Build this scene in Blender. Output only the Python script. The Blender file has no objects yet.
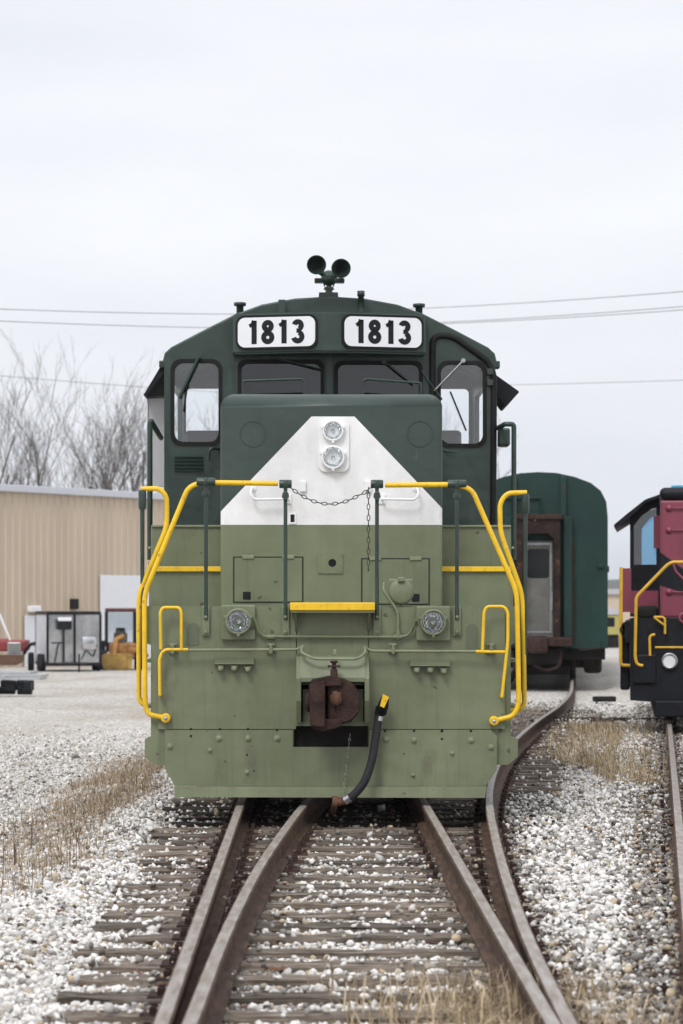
import bpy, bmesh, math, random
import numpy as np
from mathutils import Vector, Matrix
from mathutils.geometry import tessellate_polygon
R = math.radians
random.seed(7); rng = np.random.default_rng(7)
S = bpy.context.scene
C = S.collection

# ---------------------------------------------------------------- camera
F = 85/36*1024; HY = 607.0; CX = 341.5; EYE = 1.6
cd = bpy.data.cameras.new('camera'); cam = bpy.data.objects.new('camera', cd); C.objects.link(cam)
cam.location = (0, 0, EYE); cam.rotation_euler = (R(90), 0, 0)
cd.sensor_fit = 'VERTICAL'; cd.sensor_height = 36; cd.sensor_width = 24; cd.lens = 85
cd.shift_y = (HY-512)/1024; cd.clip_end = 9000; cd.clip_start = .1
cd.dof.use_dof = True; cd.dof.focus_distance = 20.0; cd.dof.aperture_fstop = 3.8
S.camera = cam
# ---------------------------------------------------------------- light
SUN_EL, SUN_AZ = 48, -158      # azimuth measured from +Y towards +X: behind the camera, to the left
w = bpy.data.worlds.new('World'); S.world = w; w.use_nodes = True
nt = w.node_tree; nt.nodes.clear(); N = nt.nodes.new; K = nt.links.new
wo = N('ShaderNodeOutputWorld'); bg = N('ShaderNodeBackground'); bg2 = N('ShaderNodeBackground'); ad = N('ShaderNodeAddShader')
sky = N('ShaderNodeTexSky'); sky.sky_type = 'NISHITA'; sky.sun_disc = False
sky.sun_elevation = R(SUN_EL); sky.sun_rotation = R(SUN_AZ); sky.dust_density = 4
K(sky.outputs[0], bg.inputs[0]); bg.inputs[1].default_value = .006
tc = N('ShaderNodeTexCoord'); mp = N('ShaderNodeMapping'); mp.inputs['Scale'].default_value = (1.6, 1.6, 7)
nz = N('ShaderNodeTexNoise'); nz.inputs['Scale'].default_value = 1.5; nz.inputs['Detail'].default_value = 5; nz.inputs['Roughness'].default_value = .55
K(tc.outputs['Generated'], mp.inputs[0]); K(mp.outputs[0], nz.inputs[0])
cr = N('ShaderNodeValToRGB'); cr.color_ramp.elements[0].position = .34; cr.color_ramp.elements[1].position = .68
cr.color_ramp.elements[0].color = (.765, .785, .84, 1); cr.color_ramp.elements[1].color = (.90, .91, .94, 1)
K(nz.outputs[0], cr.inputs[0])
sx = N('ShaderNodeSeparateXYZ'); K(tc.outputs['Generated'], sx.inputs[0])
mr = N('ShaderNodeMapRange'); mr.inputs[1].default_value = .25; mr.inputs[2].default_value = 1; mr.inputs[3].default_value = 1; mr.inputs[4].default_value = 1.55
K(sx.outputs[2], mr.inputs[0]); K(cr.outputs[0], bg2.inputs[0]); K(mr.outputs[0], bg2.inputs[1])
K(bg.outputs[0], ad.inputs[0]); K(bg2.outputs[0], ad.inputs[1]); K(ad.outputs[0], wo.inputs[0])
sl = bpy.data.lights.new('sun', 'SUN'); sl.energy = 1.5; sl.angle = R(18); sl.color = (1, .975, .94)
so = bpy.data.objects.new('sun', sl); C.objects.link(so)
d = Vector((math.sin(R(SUN_AZ))*math.cos(R(SUN_EL)), math.cos(R(SUN_AZ))*math.cos(R(SUN_EL)), math.sin(R(SUN_EL))))
so.rotation_euler = d.to_track_quat('Z', 'Y').to_euler()
S.view_settings.view_transform = 'Standard'; S.view_settings.look = 'None'; S.view_settings.exposure = 0.12; S.view_settings.gamma = 1

# ---------------------------------------------------------------- materials
def newmat(name):
    m = bpy.data.materials.new(name); m.use_nodes = True
    t = m.node_tree; return m, t, t.nodes['Principled BSDF']
def mat(name, col, rough=.5, metal=0, chips=None, chipc=(.05, .028, .018), wave=0, var=.25, scale=6, bump=.0, bscale=60, grime=None, gamt=.35, streak=1.0, spec=.5, coat=0, tan=False):
    """paint-like surface: base colour, uneven fading, patches of dirt, fine bump"""
    m, t, b = newmat(name); n = t.nodes.new; k = t.links.new
    tc = n('ShaderNodeTexCoord'); mp = n('ShaderNodeMapping'); mp.inputs['Scale'].default_value = (1, 1, streak)
    k(tc.outputs['Object'], mp.inputs[0])
    a = n('ShaderNodeTexNoise'); a.inputs['Scale'].default_value = scale; a.inputs['Detail'].default_value = 8; a.inputs['Roughness'].default_value = .6
    k(mp.outputs[0], a.inputs[0])
    r = n('ShaderNodeValToRGB'); r.color_ramp.elements[0].position = .3; r.color_ramp.elements[1].position = .7
    c = np.array(col[:3])
    r.color_ramp.elements[0].color = (*(c*(1-var)), 1); r.color_ramp.elements[1].color = (*np.minimum(c*(1+var*.6), 1), 1)
    k(a.outputs[0], r.inputs[0]); out = r.outputs[0]
    if grime is not None:
        a2 = n('ShaderNodeTexNoise'); a2.inputs['Scale'].default_value = scale*2.3; a2.inputs['Detail'].default_value = 10; a2.inputs['Roughness'].default_value = .7
        k(mp.outputs[0], a2.inputs[0])
        r2 = n('ShaderNodeMapRange'); r2.inputs[1].default_value = .56; r2.inputs[2].default_value = .72; r2.inputs[3].default_value = 0; r2.inputs[4].default_value = gamt
        k(a2.outputs[0], r2.inputs[0])
        mx = n('ShaderNodeMix'); mx.data_type = 'RGBA'; k(r2.outputs[0], mx.inputs[0]); k(out, mx.inputs[6]); mx.inputs[7].default_value = (*grime, 1)
        out = mx.outputs[2]
    if chips:
        vo = n('ShaderNodeTexVoronoi'); vo.inputs['Scale'].default_value = chips; vo.inputs['Randomness'].default_value = 1
        wn = n('ShaderNodeTexNoise'); wn.inputs['Scale'].default_value = chips*3; wn.inputs['Detail'].default_value = 3; k(tc.outputs['Object'], wn.inputs[0])
        vm = n('ShaderNodeMix'); vm.data_type = 'VECTOR'; vm.inputs[0].default_value = .06; k(tc.outputs['Object'], vm.inputs[4]); k(wn.outputs['Color'], vm.inputs[5]); k(vm.outputs[1], vo.inputs[0])
        ms = n('ShaderNodeTexNoise'); ms.inputs['Scale'].default_value = 1.3; ms.inputs['Detail'].default_value = 2; k(tc.outputs['Object'], ms.inputs[0])
        th = n('ShaderNodeMapRange'); th.inputs[1].default_value = .42; th.inputs[2].default_value = .68; th.inputs[3].default_value = .05; th.inputs[4].default_value = .16; k(ms.outputs[0], th.inputs[0])
        lt = n('ShaderNodeMath'); lt.operation = 'LESS_THAN'; k(vo.outputs['Distance'], lt.inputs[0]); k(th.outputs[0], lt.inputs[1])
        ml = n('ShaderNodeMath'); ml.operation = 'MULTIPLY'; ml.inputs[1].default_value = .7; k(lt.outputs[0], ml.inputs[0])
        cm = n('ShaderNodeMix'); cm.data_type = 'RGBA'; k(ml.outputs[0], cm.inputs[0]); k(out, cm.inputs[6]); cm.inputs[7].default_value = (*chipc, 1); out = cm.outputs[2]
        # thin vertical run-off stains
        st = n('ShaderNodeTexNoise'); st.inputs['Scale'].default_value = 1; st.inputs['Detail'].default_value = 4; sm_ = n('ShaderNodeMapping'); sm_.inputs['Scale'].default_value = (22, 22, .9); k(tc.outputs['Object'], sm_.inputs[0]); k(sm_.outputs[0], st.inputs[0])
        sr = n('ShaderNodeMapRange'); sr.inputs[1].default_value = .56; sr.inputs[2].default_value = .76; sr.inputs[4].default_value = .42; k(st.outputs[0], sr.inputs[0])
        c2 = n('ShaderNodeMix'); c2.data_type = 'RGBA'; k(sr.outputs[0], c2.inputs[0]); k(out, c2.inputs[6]); c2.inputs[7].default_value = (*[x*.45+.02 for x in col[:3]], 1); out = c2.outputs[2]
    k(out, b.inputs['Base Color'])
    rr = n('ShaderNodeMapRange'); rr.inputs[3].default_value = max(rough-.1, .03); rr.inputs[4].default_value = min(rough+.14, 1); k(a.outputs[0], rr.inputs[0]); k(rr.outputs[0], b.inputs['Roughness'])
    b.inputs['Metallic'].default_value = metal; b.inputs['Specular IOR Level'].default_value = spec
    if bump:
        bn = n('ShaderNodeTexNoise'); bn.inputs['Scale'].default_value = bscale; bn.inputs['Detail'].default_value = 6
        k(tc.outputs['Object'], bn.inputs[0])
        bp = n('ShaderNodeBump'); bp.inputs['Strength'].default_value = bump; bp.inputs['Distance'].default_value = .01
        k(bn.outputs[0], bp.inputs['Height']); k(bp.outputs[0], b.inputs['Normal'])
        if wave:
            w2 = n('ShaderNodeTexNoise'); w2.inputs['Scale'].default_value = 2.6; w2.inputs['Detail'].default_value = 2; k(tc.outputs['Object'], w2.inputs[0])
            b2 = n('ShaderNodeBump'); b2.inputs['Strength'].default_value = wave; b2.inputs['Distance'].default_value = .06; k(w2.outputs[0], b2.inputs['Height']); k(b2.outputs[0], bp.inputs['Normal'])
    return m
DIRT = (.09, .07, .05); RUST = (.11, .045, .022)
GREEN = (.024, .045, .036); OLIVE = (.163, .186, .108); WHITE = (.80, .80, .81)
M = {}
M['green'] = mat('dark_green_paint', GREEN, .32, wave=.5, var=.28, scale=2.2, bump=.12, bscale=14, grime=(.06, .085, .075), gamt=.45, streak=.35)
M['olive'] = mat('olive_paint', OLIVE, .42, chips=7, wave=.4, var=.22, scale=1.8, bump=.16, bscale=18, grime=(.085, .085, .055), gamt=.62, streak=.4)
M['olive_light'] = mat('olive_paint_faded', (.21, .235, .14), .5, chips=11, var=.2, scale=4, bump=.15, bscale=30, grime=DIRT, gamt=.4)
M['yellow'] = mat('yellow_paint', (.83, .52, .012), .38, chips=14, chipc=(.16, .08, .03), var=.16, scale=7, bump=.12, bscale=40, grime=(.32, .19, .06), gamt=.6)
M['white'] = mat('white_paint', WHITE, .45, var=.05, scale=3, bump=.08, bscale=20)
M['black'] = mat('black_rubber', (.012, .012, .013), .6, var=.3, scale=8, bump=.1, spec=.2)
M['blackpaint'] = mat('black_paint', (.012, .013, .017), .5, var=.3, scale=5, bump=.1, grime=(.04, .04, .04), gamt=.4, spec=.2)
M['hose'] = mat('hose_rubber', (.028, .028, .032), .62, var=.3, scale=9, bump=.3, bscale=90, spec=.2)
M['rust'] = mat('rusty_iron', (.048, .027, .022), .8, var=.6, scale=9, bump=.8, bscale=45, grime=(.03, .026, .03), gamt=.85, spec=.2)
M['rust2'] = mat('rust_bright', (.12, .055, .03), .85, var=.4, scale=14, bump=.5, bscale=60)
M['steel'] = mat('bare_steel', (.45, .45, .46), .35, metal=.9, var=.2, scale=12, bump=.1)
M['chain'] = mat('chain_steel', (.045, .05, .045), .5, metal=.3, var=.3)
M['silver'] = mat('silver_panel', (.5, .5, .52), .42, metal=.25, var=.12, scale=2, grime=(.25, .23, .2), gamt=.5, streak=.2)
M['under'] = mat('underframe_grime', (.022, .02, .018), .85, var=.4, scale=4, bump=.5, spec=.2)
M['inside'] = mat('cab_interior', (.02, .025, .027), .8, var=.2, spec=.2)
M['seat'] = mat('seat_vinyl', (.02, .02, .025), .6)
M['signwhite'] = mat('number_board_white', (.78, .79, .82), .3, var=.03, scale=5)
M['ink'] = mat('number_black', (.012, .013, .016), .5, var=.1, spec=.2)
def glassmat(name, tint=(.7, .75, .75), rough=.02, f=.10):
    m, t, b = newmat(name); n = t.nodes.new; k = t.links.new; t.nodes.remove(b)
    o = t.nodes['Material Output']; tr = n('ShaderNodeBsdfTransparent'); tr.inputs[0].default_value = (*tint, 1)
    g = n('ShaderNodeBsdfGlossy'); g.inputs['Roughness'].default_value = rough
    lw = n('ShaderNodeLayerWeight'); lw.inputs[0].default_value = .35
    mr = n('ShaderNodeMapRange'); mr.inputs[3].default_value = f; mr.inputs[4].default_value = .8; k(lw.outputs['Fresnel'], mr.inputs[0])
    nz = n('ShaderNodeTexNoise'); nz.inputs['Scale'].default_value = 2.5
    bp = n('ShaderNodeBump'); bp.inputs['Strength'].default_value = .05; k(nz.outputs[0], bp.inputs['Height']); k(bp.outputs[0], g.inputs['Normal'])
    mx = n('ShaderNodeMixShader'); k(mr.outputs[0], mx.inputs[0]); k(tr.outputs[0], mx.inputs[1]); k(g.outputs[0], mx.inputs[2]); k(mx.outputs[0], o.inputs[0])
    return m
M['glass'] = glassmat('window_glass', (.95, .97, .98), .02, .05)
M['glassdark'] = glassmat('tinted_glass', (.4, .45, .5), .04, .035)
def lensmat():
    m, t, b = newmat('lamp_reflector'); n = t.nodes.new; k = t.links.new
    b.inputs['Metallic'].default_value = 1; b.inputs['Base Color'].default_value = (.72, .74, .76, 1); b.inputs['Roughness'].default_value = .16
    v = n('ShaderNodeTexVoronoi'); v.inputs['Scale'].default_value = 34; tc = n('ShaderNodeTexCoord'); k(tc.outputs['Object'], v.inputs[0])
    bp = n('ShaderNodeBump'); bp.inputs['Strength'].default_value = .8; bp.inputs['Distance'].default_value = .01; k(v.outputs[0], bp.inputs['Height']); k(bp.outputs[0], b.inputs['Normal'])
    return m
M['lens'] = lensmat()

# ---------------------------------------------------------------- mesh helpers
class MB:
    def __init__(s): s.v = []; s.f = []; s.sm = []
    def add(s, vs, fs, smooth=False):
        o = len(s.v); s.v += [tuple(v) for v in vs]; s.f += [tuple(i+o for i in f) for f in fs]; s.sm += [smooth]*len(fs); return s
    def bm(s, b, smooth=False):
        b.verts.ensure_lookup_table(); b.verts.index_update()
        s.add([v.co[:] for v in b.verts], [[v.index for v in f.verts] for f in b.faces], smooth); b.free(); return s
    def box(s, x0, x1, y0, y1, z0, z1, bev=.0, seg=2, smooth=None):
        b = bmesh.new(); bmesh.ops.create_cube(b, size=1)
        for v in b.verts: v.co = Vector(((x0+x1)/2+v.co.x*(x1-x0), (y0+y1)/2+v.co.y*(y1-y0), (z0+z1)/2+v.co.z*(z1-z0)))
        if bev: bmesh.ops.bevel(b, geom=b.edges[:], offset=bev, segments=seg, profile=.5, affect='EDGES', clamp_overlap=True)
        return s.bm(b, False if smooth is None else smooth)
    def tube(s, pts, r, n=10, rad=0.0, cap=True, r2=None):
        pts = [Vector(p) for p in pts]
        if rad: pts = fillet(pts, rad)
        k = len(pts); rs = [r if r2 is None else r+(r2-r)*i/(k-1) for i in range(k)]
        vs = []; up = None
        for i, p in enumerate(pts):
            t = (pts[min(i+1, k-1)]-pts[max(i-1, 0)]).normalized()
            if up is None:
                up = Vector((0, 0, 1)) if abs(t.z) < .9 else Vector((1, 0, 0))
            a = t.cross(up).normalized(); up = a.cross(t).normalized()
            for j in range(n):
                q = 2*math.pi*j/n; vs.append(p+(a*math.cos(q)+up*math.sin(q))*rs[i])
        fs = [(i*n+j, i*n+(j+1) % n, (i+1)*n+(j+1) % n, (i+1)*n+j) for i in range(k-1) for j in range(n)]
        s.add(vs, fs, True)
        if cap: s.add(vs[:n], [tuple(range(n))]); s.add(vs[-n:], [tuple(range(n))[::-1]])
        return s
    def lathe(s, prof, c, ax='y', n=28, smooth=True, cap=True):
        """prof: (radius, along) pairs; along -> +axis"""
        vs = []
        for r, a in prof:
            for j in range(n):
                q = 2*math.pi*j/n; u, v = r*math.cos(q), r*math.sin(q)
                p = {'y': (u, a, v), 'z': (u, v, a), 'x': (a, u, v)}[ax]
                vs.append((c[0]+p[0], c[1]+p[1], c[2]+p[2]))
        k = len(prof)
        fs = [(i*n+j, (i+1)*n+j, (i+1)*n+(j+1) % n, i*n+(j+1) % n) for i in range(k-1) for j in range(n)]
        s.add(vs, fs, smooth)
        for i in (0, k-1):
            if cap and prof[i][0] > 1e-5: s.add(vs[i*n:(i+1)*n], [tuple(range(n))])
        return s
    def prism(s, outer, y0, y1, holes=(), plane='xz'):
        """outline in (x,z) extruded from y0 to y1"""
        loops = [outer]+list(holes)
        tri = tessellate_polygon([[Vector((p[0], p[1], 0)) for p in l] for l in loops])
        flat = [p for l in loops for p in l]; n = len(flat)
        def V(p, y):
            return (p[0], y, p[1]) if plane == 'xz' else ((p[0], p[1], y) if plane == 'xy' else (y, p[0], p[1]))
        vs = [V(p, y0) for p in flat]+[V(p, y1) for p in flat]
        fs = [tuple(t) for t in tri]+[tuple(i+n for i in t[::-1]) for t in tri]
        o = 0
        for l in loops:
            m = len(l)
            fs += [(o+i, o+(i+1) % m, n+o+(i+1) % m, n+o+i) for i in range(m)]; o += m
        b = bmesh.new(); bv = [b.verts.new(v) for v in vs]
        for f in fs:
            try: b.faces.new([bv[i] for i in f])
            except ValueError: pass
        bmesh.ops.recalc_face_normals(b, faces=b.faces)
        return s.bm(b)
    def torus(s, c, R1, r, ax=(0, 1, 0), stretch=1.0, dirv=(1, 0, 0), n=12, m=6):
        ax = Vector(ax).normalized(); u = Vector(dirv); u = (u-ax*u.dot(ax)).normalized(); v = ax.cross(u); c = Vector(c); vs = []
        for i in range(n):
            q = 2*math.pi*i/n; rad = u*math.cos(q)+v*math.sin(q)
            ce = c+u*math.cos(q)*R1*stretch+v*math.sin(q)*R1
            for j in range(m):
                t = 2*math.pi*j/m; vs.append(ce+rad*math.cos(t)*r+ax*math.sin(t)*r)
        return s.add(vs, [(i*m+j, ((i+1) % n)*m+j, ((i+1) % n)*m+(j+1) % m, i*m+(j+1) % m) for i in range(n) for j in range(m)], True)
    def bolt(s, x, y, z, r=.02, h=.018, ax='y'):
        return s.lathe([(r*1.5, 0), (r*1.5, -h*.25), (r, -h*.25), (r*.95, -h*.85), (r*.5, -h)], (x, y, z), ax, 8, False)
    def build(s, name, m, parent=None, loc=None, rot=None):
        me = bpy.data.meshes.new(name); me.from_pydata(s.v, [], s.f); me.validate(); 
        if len(me.polygons) == len(s.sm): me.polygons.foreach_set('use_smooth', s.sm)
        b = bmesh.new(); b.from_mesh(me); bmesh.ops.recalc_face_normals(b, faces=b.faces); b.to_mesh(me); b.free()
        if m is not None: me.materials.append(m)
        o = bpy.data.objects.new(name, me); C.objects.link(o)
        if parent: o.parent = parent
        if loc: o.location = loc
        if rot: o.rotation_euler = rot
        return o
def fillet(pts, rad, n=6):
    out = [pts[0]]
    for i in range(1, len(pts)-1):
        a, p, b = pts[i-1], pts[i], pts[i+1]; u = (a-p); v = (b-p)
        r = min(rad, u.length*.48, v.length*.48); A = p+u.normalized()*r; B = p+v.normalized()*r
        for k in range(n+1):
            t = k/n; out.append(A*(1-t)**2+p*2*t*(1-t)+B*t*t)
    out.append(pts[-1]); return out
def rr(x0, x1, z0, z1, r, n=5):
    o = []
    for cx, cz, a0 in ((x1-r, z1-r, 0), (x0+r, z1-r, 90), (x0+r, z0+r, 180), (x1-r, z0+r, 270)):
        for k in range(n+1):
            a = R(a0+90*k/n); o.append((cx+r*math.cos(a), cz+r*math.sin(a)))
    return o
def circ(cx, cz, r, n=20): return [(cx+r*math.cos(2*math.pi*i/n), cz+r*math.sin(2*math.pi*i/n)) for i in range(n)]
def tag(o, label=None, cat=None, group=None, kind=None):
    if label: o['label'] = label
    if cat: o['category'] = cat
    if group: o['group'] = group
    if kind: o['kind'] = kind
    return o
def empty(name, loc, rz=0, label=None, cat=None, group=None):
    o = bpy.data.objects.new(name, None); C.objects.link(o); o.location = loc; o.rotation_euler = (0, 0, rz); o.empty_display_size = .2
    return tag(o, label, cat, group)
def copy_tree(o, parent=None):
    c = o.copy(); C.objects.link(c)
    if parent: c.parent = parent
    for ch in list(o.children): copy_tree(ch, c)
    return c
def sstep(a, b, x):
    t = np.clip((x-a)/(b-a), 0, 1); return t*t*(3-2*t)
def W(px, py, d): return Vector(((px-CX)*d/F, d, EYE+(HY-py)*d/F))   # survey of the place: a sighted point at distance d

# ---------------------------------------------------------------- track geometry
HG = .7525
def cA(y): return -.074+.0125*(20-y)
OFF_Y = [6, 9.3, 11.5, 13.5, 16.6, 20.4, 27, 34.2, 38.5, 43.5, 52.6, 75]; OFF_X = [.02, .065, .115, .19, .34, .575, 1.25, 2.28, 2.98, 3.70, 4.75, 7.2]
def spline(y):   # smooth interpolation (Catmull-Rom)
    y = np.atleast_1d(np.asarray(y, float)); X = np.array(OFF_X); Y = np.array(OFF_Y); g = np.gradient(X, Y)
    i = np.clip(np.searchsorted(Y, y)-1, 0, len(Y)-2); h = Y[i+1]-Y[i]; t = (y-Y[i])/h
    return (2*t**3-3*t**2+1)*X[i]+(t**3-2*t**2+t)*h*g[i]+(-2*t**3+3*t**2)*X[i+1]+(t**3-t**2)*h*g[i+1]
def off(y): return float(spline(y)[0])
def cB(y): return cA(y)+off(y)
def cC(y): return 2.72+.131*(y-19.6)+HG
def ground_z(x, y):
    x = np.asarray(x, float); y = np.asarray(y, float)
    yard = np.clip(-.42-.0082*(y-20), -1.2, -.36)
    z = -.235+(yard+.235)*sstep(-1.75, -3.6, x)*1.0
    z = z+.075*sstep(1.35, 1.75, x-(cA(y)+np.interp(y, OFF_Y, OFF_X)))*sstep(-.6, -1.2, x-(2.72+.131*(y-19.6)))*(x > 0)
    z = z+.045*sstep(-1.42, -1.65, x)*sstep(-2.1, -1.7, x)
    z = z+.03*np.sin(x*1.7+y*.6)*np.sin(y*.9-x*.4)*sstep(-1.9, -2.8, x)
    return z

# ground sheet
xs = np.unique(np.concatenate([np.linspace(-8, 9, 171), np.linspace(-60, 60, 61), np.array([-4000, -2000, -900, -400, -200, -100, 100, 200, 400, 900, 2000, 4000])]))
ys = np.unique(np.concatenate([np.linspace(4, 60, 225), np.linspace(60, 200, 71), np.array([-400, -100, -30, -5, 0, 300, 500, 900, 1600, 3000, 5000])]))
X, Y = np.meshgrid(xs, ys); Z = ground_z(X, Y)
nx, ny = len(xs), len(ys)
me = bpy.data.meshes.new('ground'); idx = np.arange(nx*ny).reshape(ny, nx)
fc = np.stack([idx[:-1, :-1], idx[:-1, 1:], idx[1:, 1:], idx[1:, :-1]], -1).reshape(-1, 4)
me.from_pydata(np.stack([X, Y, Z], -1).reshape(-1, 3).tolist(), [], fc.tolist()); me.polygons.foreach_set('use_smooth', [True]*len(me.polygons))
def groundmat():
    m, t, b = newmat('gravel_ground'); n = t.nodes.new; k = t.links.new
    tc = n('ShaderNodeTexCoord')
    v = n('ShaderNodeTexVoronoi'); v.inputs['Scale'].default_value = 22; k(tc.outputs['Object'], v.inputs[0])
    sp = n('ShaderNodeSeparateColor'); k(v.outputs['Color'], sp.inputs[0])
    r = n('ShaderNodeValToRGB'); e = r.color_ramp.elements
    e[0].position = 0; e[0].color = (.16, .15, .135, 1); e[1].position = 1; e[1].color = (.72, .71, .69, 1)
    for p, c in ((.2, (.33, .30, .265, 1)), (.55, (.50, .47, .43, 1)), (.8, (.61, .585, .55, 1))):
        q = e.new(p); q.color = c
    k(sp.outputs[0], r.inputs[0])
    nz = n('ShaderNodeTexNoise'); nz.inputs['Scale'].default_value = .35; nz.inputs['Detail'].default_value = 7; nz.inputs['Roughness'].default_value = .65
    mpn = n('ShaderNodeMapping'); mpn.inputs['Scale'].default_value = (1, .45, 1); k(tc.outputs['Object'], mpn.inputs[0]); k(mpn.outputs[0], nz.inputs[0])
    mr = n('ShaderNodeMapRange'); mr.inputs[1].default_value = .45; mr.inputs[2].default_value = .68; mr.inputs[4].default_value = .75; k(nz.outputs[0], mr.inputs[0])
    mx = n('ShaderNodeMix'); mx.data_type = 'RGBA'; k(mr.outputs[0], mx.inputs[0]); k(r.outputs[0], mx.inputs[6]); mx.inputs[7].default_value = (.33, .285, .225, 1)
    k(mx.outputs[2], b.inputs['Base Color']); b.inputs['Roughness'].default_value = .95; b.inputs['Specular IOR Level'].default_value = .2
    bp = n('ShaderNodeBump'); bp.inputs['Strength'].default_value = .7; bp.inputs['Distance'].default_value = .03; bp.invert = True
    k(v.outputs['Distance'], bp.inputs['Height']); k(bp.outputs[0], b.inputs['Normal'])
    return m
me.materials.append(groundmat())
g = bpy.data.objects.new('ground', me); C.objects.link(g); g['kind'] = 'structure'

# rails and sleepers
def railmat():
    m, t, b = newmat('rail_steel'); n = t.nodes.new; k = t.links.new
    tc = n('ShaderNodeTexCoord'); sp = n('ShaderNodeSeparateXYZ'); k(tc.outputs['Object'], sp.inputs[0])
    a = n('ShaderNodeTexNoise'); a.inputs['Scale'].default_value = 7; a.inputs['Detail'].default_value = 8
    mp = n('ShaderNodeMapping'); mp.inputs['Scale'].default_value = (4, .6, 3); k(tc.outputs['Object'], mp.inputs[0]); k(mp.outputs[0], a.inputs[0])
    r = n('ShaderNodeValToRGB'); r.color_ramp.elements[0].position = .3; r.color_ramp.elements[1].position = .75
    r.color_ramp.elements[0].color = (.035, .021, .015, 1); r.color_ramp.elements[1].color = (.125, .072, .045, 1); k(a.outputs[0], r.inputs[0])
    r3 = n('ShaderNodeValToRGB'); r3.color_ramp.elements[0].position = .35; r3.color_ramp.elements[1].position = .7
    r3.color_ramp.elements[0].color = (.20, .16, .13, 1); r3.color_ramp.elements[1].color = (.36, .335, .315, 1); k(a.outputs[0], r3.inputs[0])
    g = n('ShaderNodeMapRange'); g.inputs[1].default_value = -.02; g.inputs[2].default_value = -.0015; k(sp.outputs[2], g.inputs[0])
    ge = n('ShaderNodeNewGeometry'); sn = n('ShaderNodeSeparateXYZ'); k(ge.outputs['True Normal'], sn.inputs[0])
    gn = n('ShaderNodeMapRange'); gn.inputs[1].default_value = .9; gn.inputs[2].default_value = .99; k(sn.outputs[2], gn.inputs[0])
    gm = n('ShaderNodeMath'); gm.operation = 'MULTIPLY'; k(g.outputs[0], gm.inputs[0]); k(gn.outputs[0], gm.inputs[1])
    mx = n('ShaderNodeMix'); mx.data_type = 'RGBA'; k(gm.outputs[0], mx.inputs[0]); k(r.outputs[0], mx.inputs[6]); k(r3.outputs[0], mx.inputs[7]); k(mx.outputs[2], b.inputs['Base Color'])
    rg = n('ShaderNodeMapRange'); rg.inputs[3].default_value = .85; rg.inputs[4].default_value = .4; k(gm.outputs[0], rg.inputs[0]); k(rg.outputs[0], b.inputs['Roughness']); b.inputs['Specular IOR Level'].default_value = .35
    bp = n('ShaderNodeBump'); bp.inputs['Strength'].default_value = .15; bp.inputs['Distance'].default_value = .003; k(a.outputs[0], bp.inputs['Height']); k(bp.outputs[0], b.inputs['Normal'])
    return m
M['rail'] = railmat()
def tiemat():
    m, t, b = newmat('weathered_timber'); n = t.nodes.new; k = t.links.new
    tc = n('ShaderNodeTexCoord'); oi = n('ShaderNodeObjectInfo')
    ad = n('ShaderNodeVectorMath'); ad.operation = 'ADD'; k(tc.outputs['Object'], ad.inputs[0]); k(oi.outputs['Location'], ad.inputs[1])
    mp = n('ShaderNodeMapping'); mp.inputs['Scale'].default_value = (1.5, 26, 26); k(ad.outputs[0], mp.inputs[0])
    a = n('ShaderNodeTexNoise'); a.inputs['Scale'].default_value = 1.6; a.inputs['Detail'].default_value = 9; a.inputs['Roughness'].default_value = .7; k(mp.outputs[0], a.inputs[0])
    r = n('ShaderNodeValToRGB'); e = r.color_ramp.elements; e[0].position = .34; e[0].color = (.028, .02, .014, 1); e[1].position = .70; e[1].color = (.38, .33, .27, 1)
    q = e.new(.52); q.color = (.175, .14, .11, 1); k(a.outputs[0], r.inputs[0])
    hs = n('ShaderNodeHueSaturation'); mr = n('ShaderNodeMapRange'); mr.inputs[3].default_value = .62; mr.inputs[4].default_value = 1.25; k(oi.outputs['Random'], mr.inputs[0])
    k(mr.outputs[0], hs.inputs['Value']); k(r.outputs[0], hs.inputs['Color']); k(hs.outputs[0], b.inputs['Base Color']); b.inputs['Roughness'].default_value = .95
    bp = n('ShaderNodeBump'); bp.inputs['Strength'].default_value = .9; bp.inputs['Distance'].default_value = .02; k(a.outputs[0], bp.inputs['Height']); k(bp.outputs[0], b.inputs['Normal'])
    return m
M['tie'] = tiemat()
M['oily_shade'] = mat('oily_shaded_timber', (.034, .027, .021), .8, var=.5, scale=6, bump=.5, spec=.2)  # oil tone darkened to paint in the shade beneath the locomotive
def rail(path, parent):
    prof = [(-.07, -.17), (.07, -.17), (.07, -.158), (.012, -.14), (.009, -.045), (.034, -.036), (.0365, -.008), (.028, -.0015), (0, 0), (-.028, -.0015), (-.0365, -.008), (-.034, -.036), (-.009, -.045), (-.012, -.14), (-.07, -.158)]
    vs = []; n = len(prof); k = len(path)
    for i, (x, y) in enumerate(path):
        a = path[max(i-1, 0)]; c = path[min(i+1, k-1)]; t = Vector((c[0]-a[0], c[1]-a[1], 0)).normalized(); s = Vector((t.y, -t.x, 0))
        for u, z in prof: vs.append((x+s.x*u, y+s.y*u, z))
    mb = MB(); mb.add(vs, [(i*n+j, i*n+(j+1) % n, (i+1)*n+(j+1) % n, (i+1)*n+j) for i in range(k-1) for j in range(n)])
    mb.add(vs[:n], [tuple(range(n))]); mb.add(vs[-n:], [tuple(range(n))])
    return mb.build('rail', M['rail'], parent)
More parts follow.
